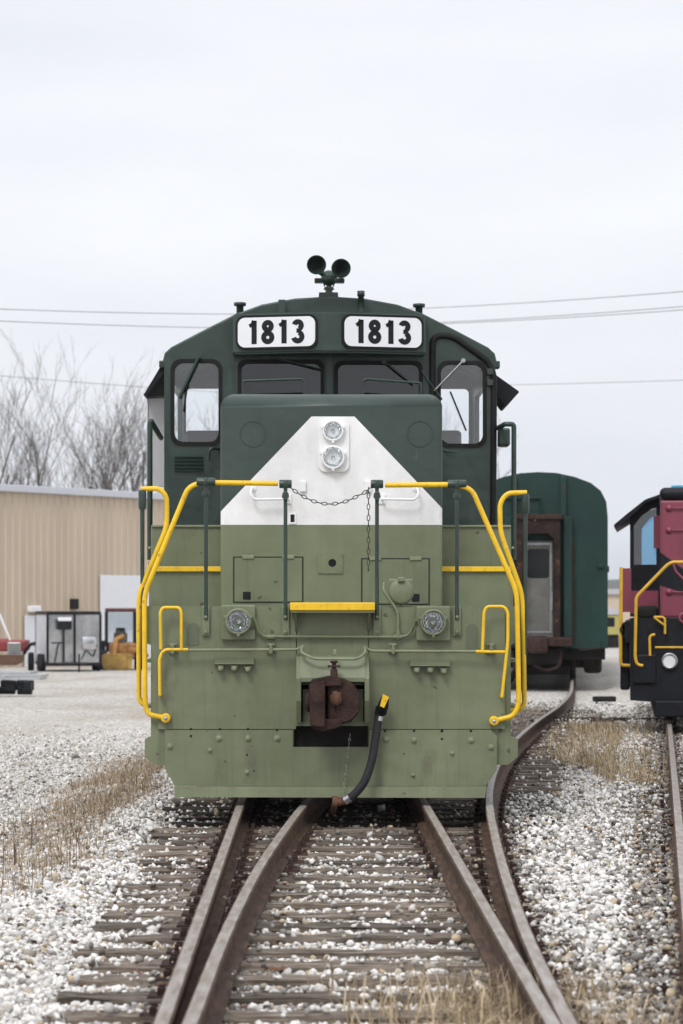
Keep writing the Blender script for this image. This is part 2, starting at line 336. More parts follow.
def tie_mesh(L, seed):
    rn = random.Random(seed); n = 22; vs = []; hw = .11+rn.uniform(-.012, .012)
    ring = [(-1, -.17), (-1, -.035), (-.93, 0), (-.5, .0), (0, .0), (.5, 0), (.93, 0), (1, -.035), (1, -.17)]
    for i in range(n+1):
        t = i/n; x = -L/2+L*t; w1 = hw+rn.uniform(-.012, .006); w2 = hw+rn.uniform(-.012, .006); endj = rn.uniform(0, .03) if i in (0, n) else 0
        for u, z in ring:
            xx = x+(rn.uniform(0, .05) if i == 0 else -rn.uniform(0, .05) if i == n else rn.uniform(-.01, .01))
            vs.append((xx, u*(w1 if u < 0 else w2), z+(rn.uniform(-.012, .004) if z > -.1 else 0)))
    k = len(ring); fs = [(i*k+j, (i+1)*k+j, (i+1)*k+j+1, i*k+j+1) for i in range(n) for j in range(k-1)]
    mb = MB(); mb.add(vs, fs); mb.add(vs[:k], [tuple(range(k))]); mb.add(vs[-k:], [tuple(range(k))[::-1]])
    me = bpy.data.meshes.new('tie'); me.from_pydata(mb.v, [], mb.f)
    b = bmesh.new(); b.from_mesh(me); bmesh.ops.recalc_face_normals(b, faces=b.faces); b.to_mesh(me); b.free(); me.materials.append(M['tie']); return me
pm = MB().box(-.17, .17, -.09, .09, 0, .014, .004)
for sx_ in (-.11, .11):
    for sy_ in (-.05, .05): pm.box(sx_-.016, sx_+.016, sy_-.012, sy_+.012, .01, .05, .004)
po = pm.build('tie_plate', M['rust']); plate_me = po.data; bpy.data.objects.remove(po)
TIES = []
def tie(parent, x0, x1, y, rails_x, var, rz=0.0):
    xc = (x0+x1)/2; o = bpy.data.objects.new('tie', var(x1-x0)); C.objects.link(o); o.parent = parent
    if y > 19.4 and y < 22.2 and parent.name == 'railway_turnout': o.material_slots[0].link = 'OBJECT'; o.material_slots[0].material = M['oily_shade']
    o.location = (xc, y, -.166-random.uniform(0, .01)); o.rotation_euler = (random.uniform(-.03, .03), random.uniform(-.004, .004), rz+random.uniform(-.012, .012))
    TIES.append((x0, x1, y, rz))
    for rx in rails_x:
        p = bpy.data.objects.new('tie_plate', plate_me); C.objects.link(p); p.parent = o; p.location = (rx-xc, (rx-xc)*0, -.012)
TC = {}
def tv(L):
    key = round(L*5)/5
    TC.setdefault(key, []); l = TC[key]
    if len(l) < 3: l.append(tie_mesh(key, len(l)+int(key*100)))
    return random.choice(l)
turnout = empty('railway_turnout', (0, 0, 0), 0, 'rusty rails of two tracks parting on grey timber sleepers beneath the green locomotive', 'railway track')
yy = np.concatenate([np.arange(5, 42, .5), np.arange(42, 76, 2)])
rail([(cA(y)-HG, y) for y in yy], turnout); rail([(cA(y)+HG, y) for y in yy], turnout)
rail([(cB(y)-HG+.045*float(sstep(16, 9, y)), y) for y in yy if y > 8.2], turnout); rail([(cB(y)+HG, y) for y in yy], turnout)
y = 6.6
while y < 27:
    a, b_ = cA(y), cB(y); rx = [a-HG, b_+HG]+([b_-HG, a+HG] if off(y) > .3 else [])
    tie(turnout, a-1.36+random.uniform(-.12, .1), b_+1.3+random.uniform(-.1, .12), y, rx, tv); y += .49+random.uniform(-.03, .03)
y1 = y
while y < 32: tie(turnout, cA(y)-1.3, cA(y)+1.3 if y > 29.5 else cA(y)+.9, y, [cA(y)-HG], tv); y += .5
y = y1+.1; nB = 0
while y < 42: tie(turnout, cB(y)-1.25+random.uniform(-.1, .1), cB(y)+1.3+random.uniform(-.1, .1), y, [cB(y)-HG, cB(y)+HG], tv, -.14); y += .52+random.uniform(-.03, .03)
trackC = empty('railway_track', (0, 0, 0), 0, 'single rusty track half buried in dry grass in front of the black and red switcher', 'railway track')
yc = np.arange(8, 60, 2.0)
rail([(cC(y)-HG, y) for y in yc], trackC); rail([(cC(y)+HG, y) for y in yc], trackC)
y = 11
while y < 44: tie(trackC, cC(y)-1.3, cC(y)+1.3, y, [cC(y)-HG, cC(y)+HG], tv, -.13); y += .53

# ballast stones: loose limestone, uncountable
def icosa():
    b = bmesh.new(); bmesh.ops.create_icosphere(b, subdivisions=1, radius=1); b.verts.ensure_lookup_table()
    v = np.array([x.co[:] for x in b.verts]); f = np.array([[x.index for x in q.verts] for q in b.faces]); b.free(); return v, f
def octa():
    v = np.array([(1, 0, 0), (-1, 0, 0), (0, 1, 0), (0, -1, 0), (0, 0, 1), (0, 0, -1.)]); 
    f = np.array([(0, 2, 4), (2, 1, 4), (1, 3, 4), (3, 0, 4), (2, 0, 5), (1, 2, 5), (3, 1, 5), (0, 3, 5)]); return v, f
def stonemat():
    m, t, b = newmat('limestone_ballast'); n = t.nodes.new; k = t.links.new
    a = n('ShaderNodeAttribute'); a.attribute_name = 'tone'
    r = n('ShaderNodeValToRGB'); r.color_ramp.interpolation = 'LINEAR'; e = r.color_ramp.elements
    e[0].position = 0; e[0].color = (.035, .028, .022, 1); e[1].position = 1; e[1].color = (.90, .88, .85, 1)
    for p, c in ((.08, (.09, .055, .035, 1)), (.16, (.17, .155, .14, 1)), (.30, (.30, .29, .275, 1)), (.36, (.5, .40, .27, 1)), (.42, (.44, .43, .415, 1)), (.70, (.68, .655, .625, 1))):
        q = e.new(p); q.color = c
    k(a.outputs['Fac'], r.inputs[0])
    tc = n('ShaderNodeTexCoord'); nz = n('ShaderNodeTexNoise'); nz.inputs['Scale'].default_value = 45; nz.inputs['Detail'].default_value = 5; k(tc.outputs['Object'], nz.inputs[0])
    mr = n('ShaderNodeMapRange'); mr.inputs[3].default_value = .6; mr.inputs[4].default_value = 1.3; k(nz.outputs[0], mr.inputs[0])
    mx = n('ShaderNodeMix'); mx.data_type = 'RGBA'; mx.blend_type = 'MULTIPLY'; mx.inputs[0].default_value = 1; k(r.outputs[0], mx.inputs[6]); k(mr.outputs[0], mx.inputs[7])
    k(mx.outputs[2], b.inputs['Base Color']); b.inputs['Roughness'].default_value = .9; b.inputs['Specular IOR Level'].default_value = .25
    return m
M['stone'] = stonemat()
TA = np.array(TIES)
def stones(name, shape, n, ylo, yhi, size, seed, yard=False):
    r = np.random.default_rng(seed)
    y = np.sqrt(r.uniform(ylo**2, yhi**2, n)); hw = .145*y+.7
    x = r.uniform(-1, 1, n)*hw
    gz = ground_z(x, y)
    keep = x > -2.1-.5*r.random(n)+.25*np.sin(y*.9)
    if yard:
        x = -1.9-(np.minimum(hw, 6.5)-1.2)*r.random(n); gz = ground_z(x, y)-.008; keep = x < -1.9
    tone = r.beta(2.2, 1.25, n)
    sz = size*np.exp(r.normal(0, .26, n))
    ca = cA(y); ob = np.interp(y, OFF_Y, OFF_X); cb = ca+ob; cc = 2.72+.131*(y-19.6)+HG
    # sleepers show where the stones are thin
    for x0, x1, ty, rz in TIES:
        xm = (x0+x1)/2; dy = y-(ty+(x-xm)*rz); on = (abs(dy) < .125) & (x > x0-.02) & (x < x1+.02)
        right = x > cb+HG+.12
        if ty > 22.5: onp = np.where(right & (x < cc-1.2), np.where(x > cb+HG+1.0, 1.0, .10), .05)
        elif 11.6 < ty: onp = np.where(right & (x < cc-1.2), np.where(x > cb+HG+.3, 1.0, .7), .05)
        else: onp = np.where(right & (x < cc-1.2), .3, .05)
        onp = np.where(x > cc-1.25, .55, onp); onp = np.where((y > 36), .5, onp)
        keep &= ~(on & (r.random(n) > onp))
        gz = np.where(on, np.where(right, -.150, -.165), gz); 
    gz = np.where((x > ca-1.4) & (x < cb+HG+.1) & (gz < -.17), gz+.024, gz)
    gz = np.where((x > cb+HG+np.where(y > 22.5, 1.2, .1)) & (gz < -.152), np.maximum(gz, -.165), gz)
    inA = (x > ca-HG) & (x < cb+HG)
    dr = np.min(np.stack([abs(x-(ca-HG)), abs(x-(ca+HG)), abs(x-(cb-HG)), abs(x-(cb+HG)), abs(x-(cc-HG)), abs(x-(cc+HG))]), 0)
    keep &= dr > .05
    keep &= r.random(n) > sstep(yhi*.66, yhi, y)*(yhi > 40)
    dirt_shade = np.clip(1-(dr-.05)/.30, 0, 1); dirt_shade = np.maximum(dirt_shade, ((x > cc-1.1) & (x < cc+1.1))*.7)
    dirt_shade = np.maximum(dirt_shade, ((x < cb-HG) & (x > ca-HG) & (y < 22))*.8)
    dirt_shade = np.maximum(dirt_shade, ((x > ca+HG) & (x < cb+HG) & (y < 22))*.75)
    dirt_shade = np.maximum(dirt_shade, ((y > 18.7) & inA)*.97)  # painted shade: nearly all stones beneath the locomotive turned dark
    blot = np.sin(x*2.1+np.sin(y*1.3)*1.7)*np.sin(y*.8+x)*.5+.5
    dirt_shade = np.maximum(dirt_shade, .22*blot)
    t2 = np.where(r.random(n) < dirt_shade, tone*.38, tone)
    sz = np.where(r.random(n) < dirt_shade*.5, sz*.7, sz)
    k = keep; x, y, gz, tone, sz = x[k], y[k], gz[k], t2[k], sz[k]; n = len(x)
    # random rotation matrices
    q = r.normal(size=(n, 4)); q /= np.linalg.norm(q, axis=1)[:, None]; a, b, c, d = q.T
    Rm = np.stack([1-2*(c*c+d*d), 2*(b*c-a*d), 2*(b*d+a*c), 2*(b*c+a*d), 1-2*(b*b+d*d), 2*(c*d-a*b), 2*(b*d-a*c), 2*(c*d+a*b), 1-2*(b*b+c*c)], -1).reshape(n, 3, 3)
    bv, bf = shape; m = len(bv)
    sc = np.stack([r.uniform(.75, 1.35, n), r.uniform(.7, 1.1, n), r.uniform(.5, .9, n)], -1)
    v = bv[None]*(1+r.uniform(-.3, .3, (n, m, 1)))*sc[:, None]*(sz/2)[:, None, None]
    v = np.einsum('nij,nmj->nmi', Rm, v); v[..., 2] *= .85
    v += np.stack([x, y, gz+r.uniform(-.15, .42, n)*sz], -1)[:, None]
    V = v.reshape(-1, 3); Fc = (bf[None]+(np.arange(n)*m)[:, None, None]).reshape(-1, 3)
    me = bpy.data.meshes.new(name); me.vertices.add(len(V)); me.vertices.foreach_set('co', V.ravel().astype(np.float32))
    me.loops.add(Fc.size); me.loops.foreach_set('vertex_index', Fc.ravel().astype(np.int32)); me.polygons.add(len(Fc))
    me.polygons.foreach_set('loop_start', (np.arange(len(Fc))*3).astype(np.int32)); me.polygons.foreach_set('loop_total', np.full(len(Fc), 3, np.int32)); me.update()
    at = me.attributes.new('tone', 'FLOAT', 'POINT'); at.data.foreach_set('value', np.repeat(tone, m).astype(np.float32))
    me.materials.append(M['stone']); o = bpy.data.objects.new(name, me); C.objects.link(o); return o
tag(stones('ballast', icosa(), 92000, 7.5, 17, .032, 1), 'loose white limestone ballast between and beside the near rails', 'gravel', kind='stuff')
tag(stones('ballast', octa(), 190000, 17, 48, .044, 2), 'loose pale ballast around the locomotive and towards the other tracks', 'gravel', kind='stuff')

tag(stones('yard_gravel', octa(), 90000, 13, 46, .036, 3, True), 'fine pale gravel scattered over the yard left of the tracks', 'gravel', kind='stuff')
# dry grass and leaves
def grassmat(name, c1, c2):
    m, t, b = newmat(name); n = t.nodes.new; k = t.links.new
    a = n('ShaderNodeAttribute'); a.attribute_name = 'tone'; r = n('ShaderNodeValToRGB'); r.color_ramp.elements[0].color = (*c1, 1); r.color_ramp.elements[1].color = (*c2, 1)
    k(a.outputs['Fac'], r.inputs[0]); k(r.outputs[0], b.inputs['Base Color']); b.inputs['Roughness'].default_value = .9; b.inputs['Specular IOR Level'].default_value = .15; return m
M['grass'] = grassmat('dry_grass', (.20, .145, .085), (.58, .47, .32))
M['grassdull'] = grassmat('dry_grass_dull', (.17, .12, .075), (.50, .40, .27))
def blades(name, pts, hts, m, width=.004, lean=.45, seed=0):
    r = np.random.default_rng(seed); n = len(pts); pts = np.array(pts); a = r.uniform(0, 2*np.pi, n); ln = np.abs(r.normal(0, lean, n)); h = np.array(hts)
    dx, dy = np.cos(a), np.sin(a); wv = np.stack([-dy, dx, 0*dx], -1)*width*(.6+r.random(n))[:, None]
    V = np.zeros((n, 7, 3))
    for i, t in enumerate((0, .4, .75)):
        c = pts+np.stack([dx*ln*h*t*t, dy*ln*h*t*t, h*(t-.35*np.minimum(ln, 1.5)*t*t)], -1); V[:, i*2] = c-wv*(1-t*.6); V[:, i*2+1] = c+wv*(1-t*.6)
    V[:, 6] = pts+np.stack([dx*ln*h, dy*ln*h, h*(1-.42*np.minimum(ln, 1.6))], -1)
    base = np.array([(0, 1, 3), (0, 3, 2), (2, 3, 5), (2, 5, 4), (4, 5, 6)]); Fc = (base[None]+(np.arange(n)*7)[:, None, None]).reshape(-1, 3); V = V.reshape(-1, 3)
    me = bpy.data.meshes.new(name); me.vertices.add(len(V)); me.vertices.foreach_set('co', V.ravel()); me.loops.add(Fc.size); me.loops.foreach_set('vertex_index', Fc.ravel().astype(np.int32))
    me.polygons.add(len(Fc)); me.polygons.foreach_set('loop_start', (np.arange(len(Fc))*3).astype(np.int32)); me.polygons.foreach_set('loop_total', np.full(len(Fc), 3, np.int32)); me.update()
    at = me.attributes.new('tone', 'FLOAT', 'POINT'); at.data.foreach_set('value', np.repeat(r.random(n), 7).astype(np.float32)); me.materials.append(m)
    o = bpy.data.objects.new(name, me); C.objects.link(o); return o
def tufts(n, spread, per, fx, hlo, hhi, seed, lift=-.01):
    r = np.random.default_rng(seed); P = []; Hh = []
    for i in range(n):
        x, y, den = fx(r)
        k = max(2, int(per*den)); q = r.normal(0, spread, (k, 2)); hs = r.uniform(hlo, hhi)*(.6+.4*den)
        for u, v in q:
            P.append((x+u, y+v, float(ground_z(x+u, y+v))+lift)); Hh.append(hs*r.uniform(.4, 1.1))
    return P, Hh
def f1(r):
    y = 15.4+17*r.random(); t = r.random()**1.3; edge = -1.98-.1*math.sin(y)+.1*sstep(19, 15, y); return float(edge)-t*(.25+.03*y)-.02, y, (1-.65*t)*(.35+.65*float(sstep(14.5, 19, y)))*(.35+.65*abs(math.sin(y*2.3+math.sin(y*5.1))))
P, H_ = tufts(1450, .13, 15, f1, .05, .26, 3)
tag(blades('dry_grass', P, H_, M['grassdull'], .0032, 1.1, 3), 'dull brown dead grass along the left edge of the ballast bank', 'grass', kind='stuff')
def f2(r):
    x = r.normal(.50, .24); y = r.uniform(8.4, 11.3); x = x*y/9.6; return x, y, 1-.5*(y-8.4)/2.9
P, H_ = tufts(250, .06, 15, f2, .10, .34, 4, .03)
def f2b(r): return r.uniform(.98, 1.3), r.uniform(8.4, 11.0), .8
P2, H2 = tufts(60, .06, 14, f2b, .14, .36, 5, .03)
tag(blades('dry_grass', P+P2, H_+H2, M['grass'], .003, .8, 5), 'straw coloured grass tufts growing between the nearest rails', 'grass', kind='stuff')
def f3(r):
    y = r.uniform(24, 36); return cC(y)-HG-.25-r.random()*1.3*float(sstep(23, 30, y)), y, .9
def f3b(r):
    y = r.uniform(23, 34); return cC(y)+r.uniform(-.9, .9), y, .6
P, H_ = tufts(340, .12, 18, f3, .08, .26, 6, .04); P2, H2 = tufts(240, .09, 14, f3b, .08, .22, 7, .02)
tag(blades('dry_grass', P+P2, H_+H2, M['grass'], .0042, .95, 6), 'pale straw grass in front of the black and red switcher', 'grass', kind='stuff')
P = []; Hh = []
for i in range(13):
    y = random.uniform(12.5, 19); x = -1.75-random.random()*.8
    for k in range(3): P.append((x+random.uniform(-.05, .05), y, float(ground_z(x, y)))); Hh.append(random.uniform(.25, .6))
tag(blades('dry_weed', P, Hh, mat('weed_stem', (.10, .055, .035), .9), .003, .22, 9), 'thin reddish brown weed stalks on the left ballast bank', 'weeds', kind='stuff')
def leaves():
    mb = MB(); r = random.Random(5)
    for i in range(1500):
        y = math.sqrt(r.uniform(8**2, 24**2)); c = r.choice([cA(y)-HG, cA(y)+HG, cB(y)-HG, cB(y)+HG, cC(y)-HG, cA(y)-HG-.3]); x = c+r.gauss(0, .17)
        if r.random() < .12: x = r.uniform(-1.9, 2.2)
        s = r.uniform(.012, .032); a = r.uniform(0, 6.28); z = float(ground_z(x, y))+r.uniform(.03, .055); ca, sa = math.cos(a), math.sin(a); t1 = r.uniform(-.6, .6)*s; t2 = r.uniform(-.2, .8)*s
        q = [(1.5, 0, t1), (.3, .8, t2), (-1.2, .4, 0), (-1.3, -.3, t2*.5), (.2, -.9, t2)]
        mb.add([(x+(u*ca-v*sa)*s, y+(u*sa+v*ca)*s, z+t) for u, v, t in q], [(0, 1, 2, 3, 4)])
    o = mb.build('fallen_leaves', mat('dead_leaf', (.13, .055, .028), .85, var=.5, scale=3)); tag(o, 'brown dead leaves blown against the rails', 'leaves', kind='stuff')
leaves()

# ================================================================= main locomotive
LD, LX, LR = 19.5, -.077, .0104
loco = empty('locomotive', (LX, LD, 0), LR, 'green diesel locomotive numbered 1813 with white chevron nose and yellow handrails, facing the viewer', 'locomotive')
def L(px, py, yl=0.0):
    d = LD+yl; s = F/d; return ((px-CX)/s-LX+LR*yl, yl, EYE+(HY-py)/s)
def lx(px, yl=0): return L(px, 0, yl)[0]
def lz(py, yl=0): return L(0, py, yl)[2]
def LP(pts, yl): return [(lx(a, yl), lz(b, yl)) for a, b in pts]
# end plate with coupler opening
mb = MB()
outer = LP([(146, 606), (515, 606), (515, 643), (511, 645), (511, 736), (518, 739), (518, 757), (508, 765), (154, 765), (145, 757), (145, 739), (151, 736), (151, 645), (146, 643)], .03)
hole = LP([(294, 660), (294, 762), (368, 762), (368, 660)], .03)
mb.prism(outer, .03, .06, [hole])
mb.build('end_sill', M['olive'], loco)
mb = MB()
mb.prism(LP([(158, 607), (296, 607), (296, 729), (158, 729)], 0), .0, .028)
mb.prism(LP([(369, 607), (505, 607), (505, 729), (369, 729)], 0), .0, .028)
mb.prism(LP([(297, 607), (368, 607), (368, 655), (297, 655)], 0), .006, .028)
mb.build('face_plate', M['olive'], loco)
# pilot (plow) plate
mb = MB()
mb.prism(LP([(165, 730), (293, 730), (293, 747), (369, 747), (369, 730), (491, 730), (497, 736), (497, 770), (486, 786), (175, 786), (165, 768)], -.03), -.03, .0)
mb.build('pilot', M['olive'], loco)
mb = MB(); mb.prism(LP([(174, 786.5), (487, 786.5), (485, 798), (176, 797)], -.045), -.05, -.02); mb.build('pilot_lip', M['olive_light'], loco)
for px, py in ((219, 738), (248, 738), (277, 738), (386, 739), (414, 740), (471, 740), (170, 746), (491, 747), (210, 750), (452, 753), (413, 775), (247, 772)):
    x, y, z = L(px, py, -.03); MB().bolt(x, y, z, .019 if py < 748 else .014, .022).build('bolt', M['olive_light'], loco)
mb = MB()
for px, py, q in ((191, 729, 1), (191, 736, 1), (220, 729, 1), (248, 729, 1), (277, 730, 1), (385, 731, 1), (414, 731, 1), (442, 731, 1.2), (442, 739, 1), (471, 731, 1), (247, 755, .8), (254, 771, .7), (376, 795, 1), (282, 791, .8), (277, 789, 1), (404, 754, .7)):
    x, y, z = L(px, py, -.034); mb.lathe([(.010*q, 0), (.010*q, -.0015)], (x, -.0305, z), 'y', 9, False)
x0, x1, z0, z1 = lx(294), lx(369), lz(747), lz(726)
mb.build('bolt_holes', M['ink'], loco)
# drawbar pocket behind the coupler
mb = MB()
a = LP([(296, 654), (369, 654), (369, 726), (296, 726)], -.06)
mb.prism(a, -.055, -.001, [LP([(301, 685), (301, 722), (365, 722), (365, 685)], -.06)])
mb.box(lx(303), lx(363), -.045, -.03, lz(724), lz(689))
mb.prism([(-.056, lz(655.5)), (-.085, lz(656.5)), (-.19, lz(677)), (-.19, lz(681)), (-.056, lz(681))], lx(300, -.1), lx(365, -.1), plane='yz')
for a_, c_ in ((296.5, 301), (364.5, 369)): mb.prism([(-.056, lz(656)), (-.19, lz(678)), (-.19, lz(700)), (-.11, lz(722)), (-.056, lz(722))], lx(a_, -.1), lx(c_, -.1), plane='yz')
mb.build('coupler_pocket', M['olive'], loco)
MB().box(lx(290), lx(372), .08, 1.2, lz(762), lz(650)).box(-1.35, 1.35, .1, 15.8, 1.05, 1.5, .02).build('underframe', M['under'], loco)
MB().box(lx(372)+.01, 1.1, .07, .10, .3, 1.0).box(-1.1, lx(290)-.01, .07, .10, .3, 1.0).build('pilot_backing', M['under'], loco)
# knuckle coupler
mb = MB()
def blob(pts, y0, y1, bev=.03):
    b = bmesh.new(); n = len(pts); vs = [b.verts.new((x, y0, z)) for x, z in pts]+[b.verts.new((x, y1, z)) for x, z in pts]
    b.faces.new(vs[:n]); b.faces.new(vs[n:][::-1])
    for i in range(n): b.faces.new((vs[i], vs[(i+1) % n], vs[n+(i+1) % n], vs[n+i]))
    bmesh.ops.recalc_face_normals(b, faces=b.faces); bmesh.ops.bevel(b, geom=[e for e in b.edges], offset=bev, segments=3, affect='EDGES', clamp_overlap=True)
    return b
yc_ = -.42
mb.bm(blob(LP([(309, 684), (325, 680), (325, 728), (310, 726)], yc_), yc_, yc_+.26, .009))
mb.bm(blob(LP([(328, 678), (342, 678), (353, 683), (360, 694), (360, 712), (352, 721), (338, 726), (328, 724)], yc_+.12), yc_+.09, yc_+.34, .016))
mb.bm(blob(LP([(311, 680), (330, 676), (342, 679), (342, 686), (311, 687)], yc_+.05), yc_+.05, yc_+.3, .008))
mb.bm(blob(LP([(311, 719), (342, 719), (342, 727), (322, 732), (311, 728)], yc_+.05), yc_+.05, yc_+.3, .008))
mb.box(lx(318), lx(352), yc_+.3, .3, lz(722), lz(684), .02)
cp = mb.build('coupler', M['rust'], loco)
mb = MB(); mb.bm(blob(LP([(305, 694), (311, 692), (311, 713), (305, 711)], yc_+.1), yc_+.1, yc_+.25, .012), True).build('knuckle_heel', M['rust'], cp); mb = MB()
mb.bm(blob(LP([(330, 693), (339, 690), (342, 697), (341, 706), (336, 709), (331, 705)], yc_-.0), yc_+.03, yc_+.16, .02), True)
mb.build('knuckle', M['rust2'], cp)
mb = MB(); x, y, z = L(334, 676, -.3); mb.lathe([(.03, -.02), (.028, .05), (.016, .055), (.016, .10), (.03, .105), (.03, .12)], (x, -.28, z), 'z', 10)
mb.box(x-.05, x+.05, -.31, -.25, z+.07, z+.085, .004); mb.build('lock_lifter', M['rust'], cp)
# uncoupling lever
mb = MB()
mb.tube([L(188, 650, -.09), L(298, 649.5, -.09), L(304, 645, -.1), L(300, 652, -.16), L(314, 659, -.2), L(358, 659, -.2), L(366, 652, -.16), L(364, 646, -.1), L(370, 651, -.09), L(476, 651.5, -.09)], .012, 10, .05)
lev = mb.build('uncoupling_lever', M['olive_light'], loco)
for px in (173, 271, 393, 491):
    mb = MB(); x, y, z = L(px, 649.5, -.05); mb.box(x-.035, x+.035, -.03, -.0005, z-.03, z+.05, .005); mb.box(x-.014, x+.014, -.11, -.03, z-.035, z+.045, .006); mb.bolt(x-.02, -.03, z+.035, .008, .012); mb.bolt(x+.02, -.03, z+.035, .008, .012); mb.build('lever_bracket', M['olive'], lev)
x, y, z = L(335, 653, -.2); MB().box(x-.015, x+.015, -.22, -.19, z-.02, z+.03, .01).build('lifter_eye', M['olive_light'], lev)
# yellow grab loops by the steps
for sgn, pts1, pts2 in ((1, [(160, 690+5), (159.5, 658), (164, 649.5), (188, 649.5)], [(161, 649), (160.5, 612), (163, 607.5), (179, 607.5), (181.5, 612), (181.5, 649)]),
                        (-1, [(502, 697), (506, 660), (508, 640), (508, 612), (504, 606.5), (487, 606.5), (484, 612), (482.5, 651)], [(476, 651.5), (505, 652)])):
    mb = MB(); mb.tube([L(a, b, -.10) for a, b in pts1], .013, 10, .04); mb.tube([L(a, b, -.10) for a, b in pts2], .013, 10, .04)
    mb.tube([L(*pts1[0], -.10), (L(*pts1[0], -.10)[0], .0, L(*pts1[0], -.10)[2]-.0)], .012, 8)
    mb.build('grab_iron', M['yellow'], loco)
# MU pipe, hose brackets, slots
mb = MB(); mb.tube([L(255, 620, -.08), L(259, 632, -.05), L(263, 636.5, -.03), L(398, 637, -.03), L(408, 636, -.03), L(413, 628, -.05), L(416, 620, -.08)], .0125, 8, .06)
mb.tube([L(384, 583, .02), L(383, 590, -.02), L(392, 603, -.03), L(398, 613, -.03), L(398, 640, -.03)], .013, 8, .06)
for px in (271, 398): x, y, z = L(px, 637, -.03); mb.lathe([(.022, -.03), (.022, .03)], (x, -.03, z), 'x', 8)
mb.lathe([(.024, -.03), (.024, .03)], (lx(398), -.03, lz(634)), 'z', 8); mb.build('air_pipe', M['olive'], loco)
for xa, xb, py in ((214.5, 254.5, 659), (410, 450, 661)):
    mb = MB(); mb.box(lx(xa), lx(xb), -.035, -.0005, lz(py+6), lz(py-1), .006); mb.box(lx(xa), lx(xb), -.07, -.035, lz(py+5), lz(py+4.2), .002)
    o = mb.build('hose_bracket', M['olive'], loco)
    for k_ in range(3):
        mb = MB(); x = lx(xa+6.5+k_*(13.5)); z = lz(py+9.5+(1 if k_ == 2 else 0)); mb.lathe([(.012, 0), (.022, -.01), (.026, -.05), (.02, -.055), (.02, -.075), (.01, -.08)], (x, -.01, z), 'y', 10); mb.box(x-.03, x+.03, -.05, -.02, z+.012, z+.03, .006); mb.build('hose_fitting', M['olive_light'], o)
patch = mat('olive_darker', (.105, .125, .08), .5, var=.15)
for xa, xb, za, zb in ((187, 199, 645, 623), (466, 478, 650, 624)):
    mb = MB(); X0, X1, Z0, Z1 = lx(xa), lx(xb), lz(za), lz(zb); r_ = (X1-X0)/2
    mb.prism([(X0, Z0), (X1, Z0)]+[((X0+X1)/2+r_*math.cos(R(a)), Z1-r_+r_*math.sin(R(a))) for a in range(0, 181, 20)], -.006, -.0005); mb.build('cover_patch', patch, loco)
# stanchion sockets
for px in (206, 285.5, 377, 457):
    mb = MB(); x = lx(px); mb.box(x-.032, x+.032, -.03, -.0005, lz(636), lz(606), .008); mb.bolt(x, -.03, lz(617), .014, .02); mb.bolt(x, -.03, lz(632), .016, .022); mb.build('stanchion_socket', M['olive'], loco)
# stanchions, handrails, chain
for px, top, yl in ((206, 482, -.03), (285.5, 484, -.03), (377, 484, -.03), (457, 484, -.03)):
    mb = MB(); x = lx(px, yl); zt = lz(top, yl); mb.tube([(x, yl, 1.5), (x, yl, zt)], .0165, 10)
    mb.lathe([(.03, -.03), (.034, -.02), (.034, .02), (.03, .03)], (x, yl, zt), 'z', 12); mb.lathe([(.026, -.075), (.03, -.06), (.024, -.03)], (x, yl, zt-.04), 'z', 12)
    if px in (206, 457): mb.lathe([(.031, -.075), (.034, -.065), (.034, .065), (.031, .075)], (x, yl, zt), 'x', 12)
    else: mb.lathe([(.031, -.05), (.034, -.04), (.034, .04), (.031, .05)], (x, yl, zt), 'x', 12); mb.box(x-.018, x+.018, yl-.045, yl-.01, zt-.14, zt-.06, .01)
    mb.build('stanchion', M['green'], loco)
for pts in ([(278, 483.5), (200, 482.5), (188, 488), (144.5, 594), (145, 700), (147, 714), (166, 718)], [(385, 485), (455, 484.5), (472, 489), (517, 592), (519, 704), (514, 716), (494, 721)]):
    q = [L(a, b, -.03) for a, b in pts]; mb = MB(); mb.tube(q, .0205, 12, .09)
    x, y, z = q[-1]; mb.lathe([(.03, -.03), (.04, -.022), (.04, .022), (.03, .03)], (x, -.03, z), 'y', 14); mb.tube([(x, -.05, z), (x, .03, z)], .012, 8)
    hr = mb.build('handrail', M['yellow'], loco); MB().bolt(x, -.06, z, .012, .02).build('rail_bolt', M['steel'], hr)
for pts in ([(141, 489), (160, 488.5), (167, 497), (167, 527), (139, 594), (139, 698), (142, 704), (157, 706)], [(527, 492.5), (507, 493), (500, 503), (500.5, 532), (523, 596), (524.5, 704), (520, 710), (505, 711)]):
    q = [L(a, b, .62) for a, b in pts]; mb = MB(); mb.tube(q, .0205, 12, .08); x, y, z = q[-1]; mb.lathe([(.03, -.02), (.038, .0), (.03, .02)], (x, y, z), 'x', 12); mb.build('handrail', M['yellow'], loco)
    px = pts[0][0]; e = 1 if px < 300 else -1
    mb = MB(); x, y, z = L(px+e*1.5, pts[0][1], .62); mb.tube([(x, y, 1.2), (x, y, z-.05)], .015, 10, r2=.02); mb.lathe([(.028, -.16), (.033, -.14), (.033, -.02), (.026, .0)], (x, y, z-.01), 'z', 12)
    mb.tube([(x, y, 1.25), (x-e*-.0, y+.3, 1.25)], .015, 8); mb.build('stanchion', M['green'], loco)
